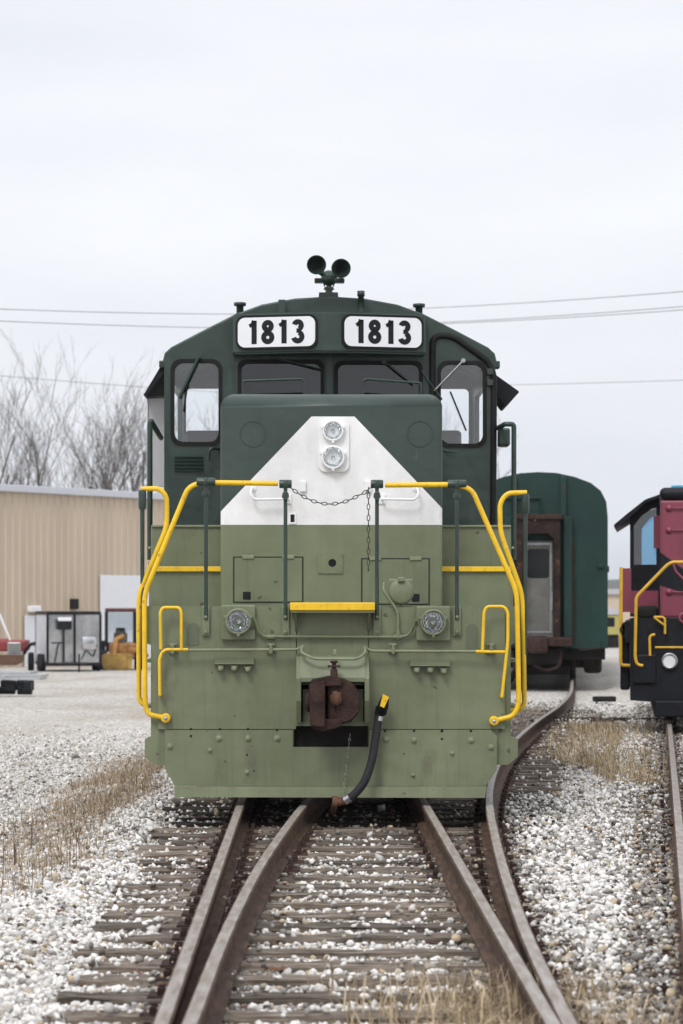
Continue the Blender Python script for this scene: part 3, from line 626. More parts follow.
def chain(pts, name):
    pts = [Vector(p) for p in pts]; mb = MB(); segs = []
    dist = [0]
    for a, b in zip(pts, pts[1:]): dist.append(dist[-1]+(b-a).length)
    step = .043; n = int(dist[-1]/step)
    for i in range(n+1):
        s_ = i*dist[-1]/n; j = min(max(np.searchsorted(dist, s_)-1, 0), len(pts)-2); t = (s_-dist[j])/(dist[j+1]-dist[j]); p = pts[j].lerp(pts[j+1], t); dv = (pts[j+1]-pts[j]).normalized()
        up = Vector((0, 1, 0)) if i % 2 else dv.cross(Vector((0, 1, 0)))
        mb.torus(p, .0115, .0042, up, 2.1, dv, 10, 5)
    return mb.build(name, M['chain'], loco)
pts = []
for i in range(25):
    t = i/24; pts.append(L(291+(369-291)*t, 488+16*4*t*(1-t)+ (1 if t > .9 else 0), -.04))
chain(pts, 'safety_chain'); chain([L(368.5, 490, -.045), L(368.5, 530, -.045), L(368.3, 568, -.045)], 'safety_chain')
# yellow step board
mb = MB(); mb.box(lx(290, -.2), lx(375, -.2), -.2, .02, lz(610.5, -.2), lz(602.5, -.2), .006)
sb = mb.build('crossover_step', M['yellow'], loco)
mb = MB()
for px in (296, 369): x = lx(px); mb.prism([(-.18, 1.565), (0, 1.565), (0, 1.40)], x-.008, x+.008, plane='yz')
mb.box(lx(291), lx(374), -.19, 0, 1.555, 1.568); mb.build('step_bracket', M['olive'], sb)

# nose
NY = 1.0
def nosemat():
    m, t, b = newmat('nose_paint'); n = t.nodes.new; k = t.links.new
    tc = n('ShaderNodeTexCoord'); sp = n('ShaderNodeSeparateXYZ'); k(tc.outputs['Object'], sp.inputs[0])
    def math_(op, a, b_=None):
        q = n('ShaderNodeMath'); q.operation = op
        for i, v in enumerate((a, b_)):
            if v is None: continue
            if isinstance(v, (int, float)): q.inputs[i].default_value = v
            else: k(v, q.inputs[i])
        return q.outputs[0]
    zb = lz(524.8, NY); zt = lz(416.5, NY); xt = (lx(355, NY)-lx(312, NY))/2; xw = .94; zw = lz(510, NY); xcn = lx(333, NY)
    ax = math_('ABSOLUTE', math_('SUBTRACT', sp.outputs[0], xcn))
    slope = (xw-xt)/(zt-zw)
    lim = math_('SUBTRACT', xt+slope*zt, math_('MULTIPLY', sp.outputs[2], slope))
    wf = math_('MULTIPLY', math_('MULTIPLY', math_('LESS_THAN', ax, lim), math_('LESS_THAN', sp.outputs[2], zt)), math_('LESS_THAN', sp.outputs[1], NY+.06))
    low = math_('LESS_THAN', sp.outputs[2], zb)
    a = n('ShaderNodeTexNoise'); a.inputs['Scale'].default_value = 1.8; a.inputs['Detail'].default_value = 9; a.inputs['Roughness'].default_value = .65
    mp = n('ShaderNodeMapping'); mp.inputs['Scale'].default_value = (1, 1, .4); k(tc.outputs['Object'], mp.inputs[0]); k(mp.outputs[0], a.inputs[0])
    v = n('ShaderNodeMapRange'); v.inputs[1].default_value = .3; v.inputs[2].default_value = .7; v.inputs[3].default_value = .80; v.inputs[4].default_value = 1.15; k(a.outputs[0], v.inputs[0])
    m1 = n('ShaderNodeMix'); m1.data_type = 'RGBA'; m1.inputs[6].default_value = (.034, .055, .047, 1); m1.inputs[7].default_value = (*WHITE, 1); k(wf, m1.inputs[0])
    m2 = n('ShaderNodeMix'); m2.data_type = 'RGBA'; k(m1.outputs[2], m2.inputs[6]); m2.inputs[7].default_value = (*OLIVE, 1); k(low, m2.inputs[0])
    mm = n('ShaderNodeMix'); mm.data_type = 'RGBA'; mm.blend_type = 'MULTIPLY'; mm.inputs[0].default_value = 1; k(m2.outputs[2], mm.inputs[6]); k(v.outputs[0], mm.inputs[7])
    # faint scuffs and rust dots
    s2 = n('ShaderNodeTexNoise'); s2.inputs['Scale'].default_value = 16; s2.inputs['Detail'].default_value = 6; k(mp.outputs[0], s2.inputs[0])
    r2 = n('ShaderNodeMapRange'); r2.inputs[1].default_value = .66; r2.inputs[2].default_value = .74; r2.inputs[4].default_value = .35; k(s2.outputs[0], r2.inputs[0])
    m3 = n('ShaderNodeMix'); m3.data_type = 'RGBA'; k(r2.outputs[0], m3.inputs[0]); k(mm.outputs[2], m3.inputs[6]); m3.inputs[7].default_value = (.17, .17, .13, 1)
    k(m3.outputs[2], b.inputs['Base Color']); b.inputs['Roughness'].default_value = .42
    bn = n('ShaderNodeTexNoise'); bn.inputs['Scale'].default_value = 3.2; bn.inputs['Detail'].default_value = 5; k(tc.outputs['Object'], bn.inputs[0])
    bp = n('ShaderNodeBump'); bp.inputs['Strength'].default_value = .5; bp.inputs['Distance'].default_value = .03; k(bn.outputs[0], bp.inputs['Height']); k(bp.outputs[0], b.inputs['Normal'])
    return m
M['nose'] = nosemat()
nx0, nx1, nzt = lx(220.5, NY), lx(442.5, NY), lz(393, NY)
b = bmesh.new(); bmesh.ops.create_cube(b, size=1)
for v in b.verts: v.co = Vector(((nx0+nx1)/2+v.co.x*(nx1-nx0), NY+1.3+v.co.y*2.6, (1.55+nzt)/2+v.co.z*(nzt-1.55)))
ed = [e for e in b.edges if all(v.co.z > 2 for v in e.verts) and not all(v.co.y > 3 for v in e.verts)]
bmesh.ops.bevel(b, geom=ed, offset=.13, segments=8, profile=.5, affect='EDGES')
ed = [e for e in b.edges if e.calc_length() > 1 and abs(e.verts[0].co.z-e.verts[1].co.z) > 1 and all(v.co.y < 2 for v in e.verts)]
bmesh.ops.bevel(b, geom=ed, offset=.035, segments=4, profile=.5, affect='EDGES', clamp_overlap=True)
bmesh.ops.delete(b, geom=[f for f in b.faces if all(v.co.z < 1.6 for v in f.verts) or all(v.co.y > 3.5 for v in f.verts)], context='FACES')
mb = MB(); mb.bm(b, True); nose = mb.build('nose', M['nose'], loco)
nm = nose.modifiers.new('wn', 'WEIGHTED_NORMAL'); nm.keep_sharp = False
def plate(name, m, x0, x1, z0, z1, y, t=.006, bev=.002, r=None, parent=loco):
    return MB().box(x0, x1, y-t, y-.0005, z0, z1, bev).build(name, m, parent)
# hatches on the lower nose
for xa, xb, za, zb in ((233, 303.5, 603, 556.5), (361, 430, 605, 558)):
    X0, X1, Z0, Z1 = lx(xa, NY), lx(xb, NY), lz(za, NY), lz(zb, NY)
    mb = MB(); mb.prism([(X0, Z0), (X1, Z0), (X1, Z1), (X0, Z1)], NY-.003, NY-.0005, [[(X0+.012, Z0+.01), (X1-.012, Z0+.01), (X1-.012, Z1-.012), (X0+.012, Z1-.012)]])
    h = mb.build('hatch_seam', mat('seam_dark', (.03, .035, .025), .8) if 'seam' not in M else M['seam'], nose)  # dark joint line around the hatch
    M['seam'] = h.data.materials[0]
    MB().box(X0+.013, X1-.013, NY-.008, NY-.0005, Z0+.011, Z1-.013, .003).build('hatch', M['olive'], nose)
    for hx in ((X0+X1)/2-.17, (X0+X1)/2+.17): MB().box(hx-.05, hx+.05, NY-.02, NY-.009, Z1-.02, Z1+.012, .004).build('hinge', M['olive_light'], nose)
    hx = X0+.12 if xa < 300 else X1-.12
    mb = MB(); mb.box(hx-.055, hx+.055, NY-.012, NY-.0085, Z0+.01, Z0+.12, .002); mb.build('latch_plate', M['olive'], nose)
    mb = MB(); mb.box(hx-.035, hx+.03, NY-.02, NY-.0125, Z0+.03, Z0+.095, .004); mb.build('latch', M['ink'], nose)
mb = MB(); X0, X1, Z0, Z1 = lx(317.5, NY), lx(343, NY), lz(573.5, NY), lz(553, NY); mb.prism(rr(X0, X1, Z0, Z1, .005, 2), NY-.012, NY-.0005, [circ(lx(332.3, NY), lz(563, NY), .034)])
for a in (X0+.02, X1-.02):
    for c in (Z0+.02, Z1-.02): mb.bolt(a, NY-.012, c, .006, .006)
mb.build('socket_plate', M['olive'], nose); MB().lathe([(.034, 0), (.034, -.001)], (lx(332.3, NY), NY-.0006, lz(563, NY)), 'y', 20, False).build('socket', M['ink'], nose)
# seams of the nose sides
mb = MB()
for px in (253, 420): MB().lathe([(.112, 0), (.112, -.004), (.104, -.004), (.104, 0)], (lx(px, NY), NY-.0005, lz(434, NY)), 'y', 40, False, cap=False).build('blanking_ring', M['green'], nose)
for xa, xb, py in ((250, 288, 492), (382, 419, 492)):
    mb = MB(); e = 1 if xa < 300 else -1; A, B = (xa, xb) if e > 0 else (xb, xa)
    mb.tube([L(A+3*e, 488, NY), L(A+2*e, 488, NY-.06), L(A, 494, NY-.09), L(A+4*e, 499.5, NY-.09), L(B, 499, NY-.09), L(B, 499, NY)], .0105, 8, .04)
    mb.lathe([(.028, 0), (.028, -.01)], L(A+3*e, 488, NY-.0005), 'y', 12); mb.box(lx(B, NY)-.03, lx(B, NY)+.03, NY-.015, NY-.0005, lz(504, NY), lz(494, NY), .004)
    mb.build('grab_iron', M['white'], nose)
mb = MB(); mb.box(lx(288.5, NY), lx(296, NY), NY-.01, NY-.0005, lz(524, NY), lz(513, NY), .002); mb.build('small_plate', M['white'], nose)
mb = MB(); mb.box(lx(290.5, NY), lx(294.5, NY), NY-.013, NY-.0105, lz(522, NY), lz(514.5, NY)); mb.build('small_slot', M['ink'], nose)
for px in (303, 368): MB().box(lx(px-3, NY), lx(px+3, NY), NY-.03, NY-.0005, lz(492, NY), lz(481, NY), .006).build('chain_eye', M['white'], nose)
# twin headlight
mb = MB(); mb.prism(rr(lx(318.5, NY), lx(349, NY), lz(472, NY), lz(418, NY), .06), NY-.025, NY-.0005); hb = mb.build('headlight_housing', M['white'], loco)
def lamp(px, py, yl, R_, parent, ringm, thick=.05, rim=.018, name='headlight'):
    x, y, z = L(px, py, yl); mb = MB(); mb.lathe([(R_+rim, 0), (R_+rim, -thick*.8), (R_+rim*.6, -thick), (R_, -thick), (R_, -.005)], (x, yl, z), 'y', 32, cap=False)
    for a in (20, 160, 270): mb.box(x+(R_+rim)*math.cos(R(a))-.012, x+(R_+rim)*math.cos(R(a))+.012, yl-thick, yl, z+(R_+rim)*math.sin(R(a))-.012, z+(R_+rim)*math.sin(R(a))+.012, .003)
    o = mb.build(name, ringm, parent)
    prof = [(R_, -thick*.75)]+[(R_*(1-i/8), -thick*.75+.07*(1-(1-i/8)**2)) for i in range(1, 8)]+[(.02, -thick*.75+.07), (.018, -thick*.75+.03), (.0001, -thick*.75+.012)]
    MB().lathe(prof, (x, yl, z), 'y', 32, cap=False).build('reflector', M['lens'], o)
    MB().lathe([(R_, -thick*.8), (R_*.7, -thick*.92), (R_*.3, -thick*.99), (.0001, -thick)], (x, yl, z), 'y', 32, cap=False).build('lens', M['glass'], o)
    return o
lamp(333, 431, NY-.026, .074, hb, M['white']); lamp(333, 457.5, NY-.026, .084, hb, M['white'])
# ditch lights
for px, py in ((238.5, 621.5), (433, 622.5)):
    mb = MB(); mb.box(lx(px-17), lx(px+17), -.055, -.0005, lz(py+18.5), lz(py-16.5), .012, 3); o = mb.build('ditch_light', M['olive'], loco)
    lamp(px, py, -.0555, .088, o, M['olive'], .07, .02, 'lamp_ring')
# MU receptacle
mb = MB(); x, y, z = L(401, 592, NY); yq = .05
x, y, z = L(401, 592, yq); mb.box(x-.1, x+.1, yq-.02, yq, z-.02, z+.105, .01); mb.lathe([(.098, 0), (.104, -.02), (.1, -.05), (.08, -.06), (.0001, -.062)], (x, yq-.015, z), 'y', 26)
mb.box(x-.03, x+.03, yq-.10, yq-.03, z+.08, z+.12, .01); mb.box(x-.012, x+.012, yq, .06, 1.5, z); mb.build('receptacle', M['olive'], loco)
# battery boxes / side risers
for s_ in (-1, 1):
    a = lx(149, 1.3) if s_ < 0 else nx1+.002; b_ = nx0-.002 if s_ < 0 else lx(513.5, 1.3)
    mb = MB(); mb.box(a, b_, 1.3, 1.6, 1.45, lz(571, 1.3), .008); mb.box(a, b_, 1.55, 3.62, 1.45, lz(526.5, 1.55), .01)
    bx = mb.build('battery_box', M['olive'], loco)
    MB().box(a+.005, b_-.002, 1.27, 1.31, lz(571.5, 1.27), lz(566.5, 1.27), .004).build('step_edge', M['yellow'], bx)
    MB().box(a+.005, b_-.002, 1.53, 1.6, lz(527.2, 1.53), lz(525.0, 1.53), .004).build('top_edge', M['olive_light'], bx)
    mb = MB(); xe = a-.003 if s_ < 0 else b_+.003
    for i_ in range(3): mb.lathe([(.012, -.01), (.012, .01)], (xe, 1.4, 1.85+i_*.13), 'x', 8)
    mb.build('hinge_bolts', M['olive_light'], bx)
# deck and steps
mb = MB(); mb.box(-1.5, 1.5, .065, 1.3, 1.55, 1.6, .004).box(-1.56, 1.56, 1.35, 16.2, 1.42, 1.52, .01); mb.build('deck', M['olive'], loco)
for s_ in (-1, 1):
    mb = MB()
    for i_, z in enumerate((.42, .78, 1.15)): mb.box(*(sorted((s_*1.15, s_*1.5))), .1, .62, z, z+.03, .004)
    mb.box(*(sorted((s_*1.12, s_*1.15))), .07, .64, .4, 1.55); mb.build('steps', M['olive'], loco)

# cab
CY = 3.64
def cz(px): return lx(px, CY)
half = [(-1.584, 3.944), (-1.566, 4.02), (-1.51, 4.072), (-1.2, 4.235), (-.904, 4.385), (-.646, 4.48), (-.33, 4.538), (0, 4.557)]
xo = lx(329.8, CY)
prof = [(xo+a, b) for a, b in half]+[(xo-a, b) for a, b in half[:-1][::-1]]
outline = [(xo-1.584, 2.3)]+prof+[(xo+1.584, 2.3)]
wl = rr(cz(173), cz(220), lz(443.5, CY), lz(361.5, CY), .09); wr = rr(cz(439.5), cz(484.5), lz(445, CY), lz(363, CY), .09)
fl = rr(cz(240), cz(322), lz(420, CY), lz(362, CY), .07); fr = rr(cz(336.5), cz(420.5), lz(420, CY), lz(363, CY), .07)
mb = MB(); mb.prism(outline, CY, CY+.05, [wl, wr, fl, fr]); cab = mb.build('cab', M['green'], loco)
# roof and sides
inner = [(x*.975, z-.035) for x, z in prof]
mb = MB(); n = len(prof)
vs = [(x, CY+.05, z) for x, z in prof]+[(x, 6.35, z) for x, z in prof]+[(x, CY+.05, z) for x, z in inner]+[(x, 6.35, z) for x, z in inner]
fs = [(i, i+1, n+i+1, n+i) for i in range(n-1)]+[(2*n+i, 3*n+i, 3*n+i+1, 2*n+i+1) for i in range(n-1)]
mb.add(vs, fs, True)
mb.tube([(x, CY+.02, z) for x, z in prof], .018, 8)
mb.build('cab_roof', M['green'], loco)
for s_ in (-1, 1):
    x1 = xo+s_*1.584; x0 = x1-s_*.05; a, c = sorted((x0, x1))
    mb = MB(); mb.prism([(CY+.05, 2.3), (6.35, 2.3), (6.35, 3.944), (CY+.05, 3.944)], a, c, [rr(4.1, 5.9, 3.05, 3.8, .07)], plane='yz'); mb.build('cab_side', M['green'], loco)
mb = MB(); mb.prism(outline, 6.30, 6.345, [rr(xo-1.52, xo-1.12, 3.2, 3.93, .05), rr(xo+1.12, xo+1.50, 3.2, 3.93, .05)]); mb.build('cab_rear_wall', M['green'], loco)
mb = MB(); mb.prism([(x*.97, z-.03 if z > 2.4 else z+.02) for x, z in outline], 6.27, 6.29, [rr(xo-1.52, xo-1.12, 3.2, 3.93, .05), rr(xo+1.12, xo+1.50, 3.2, 3.93, .05)]); mb.build('rear_lining', M['inside'], loco)
MB().box(xo-1.5, xo+1.5, CY+.06, 6.26, 2.33, 2.37).box(-.6, .9, 5.6, 6.2, 2.37, 3.7, .03).box(.2, .8, 4.3, 4.9, 2.37, 3.35, .03).build('cab_equipment', M['inside'], loco)
for sx_, yy_ in ((-1.27, 4.75), (1.15, 4.7)):
    mb = MB(); mb.box(xo+sx_-.22, xo+sx_+.22, yy_, yy_+.45, 2.75, 2.86, .04, 4, True); mb.box(xo+sx_-.2, xo+sx_+.2, yy_+.38, yy_+.48, 2.86, 3.40, .045, 5, True); mb.box(xo+sx_-.05, xo+sx_+.05, yy_+.15, yy_+.25, 2.37, 2.75)
    mb.build('seat', M['seat'], loco)
def ring(o, grow, shrink):
    cx_ = sum(p[0] for p in o)/len(o); cz_ = sum(p[1] for p in o)/len(o); wx = max(abs(p[0]-cx_) for p in o); wz = max(abs(p[1]-cz_) for p in o)
    sc = lambda g: [(cx_+(p[0]-cx_)*(1+g/wx), cz_+(p[1]-cz_)*(1+g/wz)) for p in o]
    return sc(grow), sc(-shrink)
for wn in (wl, wr, fl, fr):
    o_, i_ = ring(wn, .022, .014); mb = MB(); mb.prism(o_, CY-.014, CY-.0005, [i_]); mb.prism(ring(wn, -.001, .014)[0], CY+.0, CY+.03, [i_])
    win = mb.build('window', M['black'], loco)
    MB().prism(ring(wn, -.004, 0)[0], CY+.018, CY+.024).build('pane', M['glass'] if wn in (wl, wr) else M['glassdark'], win)
# right door gasket and hinges
mb = MB(); mb.tube([(cz(432.5), CY-.012, lz(398, CY)), (cz(432.5), CY-.012, lz(336, CY)), (cz(452), CY-.012, lz(335.5, CY)), (cz(489), CY-.012, lz(362, CY)), (cz(494), CY-.012, lz(375, CY)), (cz(493.2), CY-.012, 2.35)], .03, 8, .12)
mb.build('door_gasket', M['black'], loco)
for py in (372, 383): MB().box(cz(487), cz(493), CY-.05, CY-.001, lz(py+3, CY), lz(py-3, CY), .006).build('door_hinge', M['green'], loco)
# louvre
mb = MB()
for i_ in range(5): z = lz(456+i_*3.6, CY); mb.prism([(CY-.001, z+.014), (CY-.03, z-.010), (CY-.001, z-.010)], cz(174.5), cz(203.5), plane='yz')
mb.build('louvre', M['green'], loco)
# door handles / grab by the door
mb = MB(); mb.tube([(cz(220), CY-.01, lz(449, CY)), (cz(212), CY-.09, lz(449, CY)), (cz(209), CY-.09, lz(453, CY)), (cz(209), CY-.09, lz(461, CY))], .014, 8, .04); mb.build('door_handle', M['green'], loco)
mb = MB(); mb.tube([(cz(444), CY-.03, lz(450.5, CY)), (cz(457), CY-.05, lz(452.5, CY))], .012, 8, r2=.004); mb.build('door_handle', M['green'], loco)
# seams between panels on cab front
mb = MB(); 
for px in (233.5, 327.5, 331.5): mb.box(cz(px)-.006, cz(px)+.006, CY-.008, CY-.0005, lz(395, CY), lz(353, CY))
mb.box(cz(326), cz(333), CY-.03, CY-.001, lz(395, CY), lz(353, CY), .01)
mb.build('centre_post', M['green'], loco)
# number board housing
yE, yC, hwd = 3.42, 3.24, .915
z0_, z1_ = lz(353, 3.3), lz(312, 3.3); xn = lx(329.5, 3.3)
plan = [(xn-hwd, CY-.002), (xn-hwd, yE+.02), (xn-hwd+.02, yE), (xn-.11, yC), (xn+.11, yC), (xn+hwd-.02, yE), (xn+hwd, yE+.02), (xn+hwd, CY-.002)]
b = bmesh.new(); vs = [b.verts.new((x, y, z0_)) for x, y in plan]+[b.verts.new((x, y, z1_)) for x, y in plan]; k = len(plan)
b.faces.new(vs[:k]); b.faces.new(vs[k:]); [b.faces.new((vs[i], vs[(i+1) % k], vs[k+(i+1) % k], vs[k+i])) for i in range(k)]
bmesh.ops.recalc_face_normals(b, faces=b.faces); bmesh.ops.bevel(b, geom=[e for e in b.edges if e.verts[0].co.z == e.verts[1].co.z], offset=.018, segments=3, affect='EDGES')
mb = MB(); mb.bm(b); nh = mb.build('number_housing', M['green'], loco)
def digit(mb, ch, x, h, y):
    w_ = h*.56; t = h*.225
    def ribbon(pts, t=t, closed=False):
        P_ = [Vector((a, b)) for a, b in pts]; n = len(P_); l = []; r_ = []
        for i, p in enumerate(P_):
            a = P_[i-1] if (i or closed) else p; c = P_[(i+1) % n] if (i < n-1 or closed) else p; d_ = (c-a).normalized(); nn = Vector((-d_.y, d_.x)); l.append(p+nn*t/2); r_.append(p-nn*t/2)
        o = len(mb.v); vs = [(x+q.x*1.0, y, q.y) for q in l]+[(x+q.x, y, q.y) for q in r_]; m = n if closed else n-1
        mb.add(vs, [(i, (i+1) % n, n+(i+1) % n, n+i) for i in range(m)])
    el = lambda cx_, cz_, rx, rz, a0, a1, n=18: [(cx_+rx*math.cos(R(a0+(a1-a0)*i/n)), cz_+rz*math.sin(R(a0+(a1-a0)*i/n))) for i in range(n+1)]
    hi = h-t*.42
    if ch == '8':
        ribbon(el(0, h*.235-.0, w_*.5-t*.45, h*.235-t*.45, 0, 340, 20)+[], closed=True) if False else None
        ribbon(el(0, -h*.225, w_*.5-t*.45, h*.275-t*.42, 0, 345, 23), closed=True); ribbon(el(0, h*.25, w_*.44-t*.42, h*.25-t*.42, 0, 345, 23), closed=True)
    elif ch == '3':
        ribbon(el(-.0*h, h*.25, w_*.44-t*.42, h*.25-t*.42, 165, -75, 20)); ribbon(el(0, -h*.225, w_*.5-t*.45, h*.275-t*.42, 78, -168, 22)); ribbon([(-w_*.1, h*.035), (w_*.12, h*.03)], t*.85)
    elif ch == '1':
        ribbon([(w_*.1, -h*.5), (w_*.1, h*.5)], t*1.02); ribbon([(-w_*.28, h*.27), (-w_*.12, h*.31), (w_*.0, h*.38), (w_*.08, h*.5)], t*.72)
ang = math.atan((yE-yC)/(hwd-.13))
for s_ in (-1, 1):
    pa = 277 if s_ < 0 else 382.5
    xm = lx(pa, 3.33); ym = yC+(abs(xm-xn)-.11)*(yE-yC)/(hwd-.13)-.004; zm = lz(332.3, 3.33)
    hw_, hh_ = 41.0/F*(LD+3.33)/math.cos(ang), 17.2/F*(LD+3.33)
    o = MB().prism(rr(-hw_, hw_, -hh_, hh_, .085, 7), -.022, 0).build('number_board', M['black'], nh, (xm, ym, zm), (0, 0, -s_*ang*-1 if s_ > 0 else -ang))
    o.rotation_euler = (0, 0, ang*s_)
    fo = MB().prism(rr(-hw_+.022, hw_-.022, -hh_+.022, hh_-.022, .07, 7), -.026, -.0225).build('number_board_face', M['signwhite'], nh)
    f_ = fo; f_.location = o.location; f_.rotation_euler = o.rotation_euler
    mb = MB(); h_ = .222; adv = h_*.655
    for i_, ch in enumerate('1813'): digit(mb, ch, (i_-1.5)*adv-.01, h_, -.0275-.0004*(i_ % 2))
    dg = mb.build('numerals', M['ink'], nh); dg.location = o.location; dg.rotation_euler = o.rotation_euler
# wipers
for pts, m_ in (([(199, 358), (180, 398)], 'green'), ([(188, 384), (184, 412)], 'black'), ([(463, 361), (434, 391)], 'steel'), ([(421, 371), (442, 400)], 'green'), ([(450, 392), (466, 431)], 'black'), ([(384, 362), (413, 385)], 'green'), ([(268, 357), (322, 370)], 'green')):
    mb = MB(); mb.tube([(cz(pts[0][0]), CY-.06, lz(pts[0][1], CY)), (cz(pts[1][0]), CY-.045, lz(pts[1][1], CY))], .016 if m_ == 'green' and pts[0][0] == 199 else .008, 8)
    x = cz(pts[0][0]); z = lz(pts[0][1], CY)
    if pts[0][0] in (199, 463, 384, 268): mb.lathe([(.022, -.06), (.022, 0)], (x, CY-.001, z), 'y', 10)
    mb.build('wiper', M[m_], loco)
# roof fittings
for px, py, r_, top in ((240, 306, .035, .06), (419, 307, .035, .06)):
    x, y, z = L(px, py, 3.9); mb = MB(); mb.lathe([(.035, -.1), (.035, 0), (.058, .0), (.06, .03), (.03, .035)], (x, y, z), 'z', 14); mb.build('roof_vent', M['green'], loco)
x, y, z = L(282, 299.5, 3.5); MB().box(x-.035, x+.035, y, y+.1, z-.13, z, .006).build('roof_bracket', M['green'], loco)
x, y, z = L(361, 291, 3.52); mb = MB(); mb.lathe([(.028, -.2), (.028, -.05), (.036, -.05), (.036, 0), (.03, .0)], (x, y, z), 'z', 14); mb.build('roof_pipe', M['green'], loco)
# horn
mb = MB(); x, y, z = L(329, 297, 3.7)
mb.prism([(x-.11, z-.1), (x+.10, z-.1), (x+.085, z+.045), (x-.095, z+.045)], y, y+.2); mb.lathe([(.05, .045), (.03, .07), (.055, .09), (.02, .12), (.02, .17)], (x, y+.1, z), 'z', 14)
mb.tube([(x-.055, y+.1, z+.15), (x-.02, y+.1, z+.06)], .006, 6); mb.tube([(x+.055, y+.1, z+.15), (x+.02, y+.1, z+.06)], .006, 6)
mb.lathe([(.02, -.07), (.06, -.05), (.078, 0), (.06, .05), (.02, .07)], (x+.0, y+.1, z+.195), 'y', 16)
mb.box(x-.14, x-.05, y+.05, y+.17, z+.15, z+.19, .01); mb.box(x+.05, x+.15, y+.05, y+.17, z+.15, z+.19, .01)
hn = mb.build('horn', M['green'], loco)
for px, py in ((316.5, 266), (341, 269.5)):
    bx_, by_, bz_ = L(px, py, 3.5); mb = MB()
    mb.lathe([(.088, -.1), (.0925, -.1), (.08, -.07), (.056, -.01), (.042, .08), (.034, .22), (.03, .3)], (bx_, by_+.02, bz_), 'y', 28, cap=False)
    mb.lathe([(.088, -.1), (.074, -.068), (.05, -.01), (.035, .08), (.028, .2), (.0001, .2)], (bx_, by_+.02, bz_), 'y', 28, cap=False); mb.tube([(bx_, by_+.25, bz_), (x, y+.1, z+.2)], .03, 8); hbl = mb.build('horn_bell', M['green'], hn); MB().lathe([(.05, .0), (.0001, .02)], (bx_, by_+.02, bz_), 'y', 20, cap=False).build('horn_throat_dark', M['ink'], hbl)  # black disc inside each bell paints the darkness of its hollow
# rails above the windscreen wells on the nose top
for pts in ([(243, 384), (243, 381), (302, 379), (304, 382), (304, 393)], [(363, 393), (363, 381), (366, 379), (421, 383), (421, 387)]):
    yq = 2.9; mb = MB(); mb.tube([L(a, b, yq) for a, b in pts]+[(L(*pts[-1], yq)[0], yq, 3.36)], .011, 8, .04); q = L(*pts[0], yq); mb.tube([q, (q[0], yq, 3.36)], .011, 8); mb.build('grab_iron', M['green'], nose)
mb = MB(); mb.box(lx(314, 2.0), lx(351, 2.0), 1.95, 2.1, 3.39, 3.43, .008); mb.box(lx(324, 2.0), lx(342, 2.0), 1.97, 2.05, 3.42, 3.47, .01); mb.build('nose_latch', M['green'], nose)
# awnings, mirrors, side poles
mb = MB(); x, z = xo-1.584, lz(370, 4.0)
mb.add([], [])
for s_ in (-1, 1):
    xw_ = xo+s_*1.584; mb = MB()
    if s_ < 0: q = [(0, 3.965), (-.02, 4.0), (-.21, 3.68), (-.225, 3.66), (-.20, 3.65), (-.03, 3.86)]
    else: q = [(.005, 3.72), (.005, 3.84), (.03, 3.86), (.255, 3.70), (.255, 3.685), (.14, 3.555), (.12, 3.56)]
    mb.prism([(xw_+s_*.001+a, b) for a, b in q], 4.0, 5.6 if s_ < 0 else 4.6); o = mb.build('sun_awning', M['blackpaint'], loco)
    MB().box(*(sorted((xw_+s_*.002, xw_+s_*.07))), 3.95, 4.1, 3.92, 3.99, .01).build('awning_hinge', M['green'], o)
mb = MB(); mb.box(xo-1.584-.20, xo-1.584-.004, 4.3, 4.33, lz(487, 4.3), lz(398, 4.3), .006); o = mb.build('wind_deflector', M['silver'], loco)
mb = MB(); mb.tube([(xo-1.79, 4.29, lz(487, 4.3)), (xo-1.79, 4.29, lz(397, 4.3)), (xo-1.585, 4.29, lz(397, 4.3))], .008, 6); mb.build('deflector_frame', M['steel'], o)
for pts in ([(150.5, 605), (150.5, 423), (160, 438)],):
    mb = MB(); yq = 2.9; mb.tube([L(150, 560, yq), L(150, 424, yq), L(151, 421, yq), L(161, 438, CY)], .026, 10, .03); mb.build('side_grab_pole', M['green'], loco)
mb = MB(); yq = 2.9; mb.tube([L(514, 560, yq), L(514, 424, yq), L(505, 424, yq), L(498, 428, CY)], .024, 10, .03); mb.box(lx(499, 3.4), lx(510, 3.4), 3.35, 3.6, lz(446, 3.4), lz(428, 3.4), .02); mb.build('side_grab_pole', M['green'], loco)
# brake hose with glad hand
mb = MB(); mb.tube([L(379, 713, -.12), L(376, 735, -.14), L(372, 762, -.17), L(364, 784, -.2), L(352, 797, -.2), L(343, 801, -.18)], .034, 14, .15); bh = mb.build('brake_hose', M['hose'], loco)
mb = MB(); x, y, z = L(382, 706, -.12)
mb.tube([L(379, 715, -.12), L(381, 707, -.13)], .04, 12); mb.bm(blob(LP([(376, 712), (379, 700), (384, 694), (389, 697), (388, 711), (384, 718)], -.16), -.19, -.1, .02), True); mb.build('glad_hand', M['black'], bh)
mb = MB(); mb.prism(LP([(383, 694), (389, 697), (384, 708), (380, 706)], -.2), -.203, -.192); mb.build('yellow_mark', M['yellow'], bh)
MB().tube([L(379.5, 716, -.12), L(378.6, 721, -.125)], .037, 12).build('hose_clamp', M['steel'], bh); MB().tube([L(350, 797.5, -.2), L(345, 800.5, -.19)], .038, 12).build('hose_clamp', M['steel'], bh)
mb = MB(); mb.tube([L(346, 800.5, -.19), L(334, 803, -.15)], .036, 10, r2=.028); mb.lathe([(.05, -.02), (.05, .02)], L(335, 802, -.15), 'x', 8); mb.tube([L(335, 802, -.15), L(333, 812, .2)], .024, 8); mb.build('pipe_elbow', M['rust2'], bh)
mb = MB()
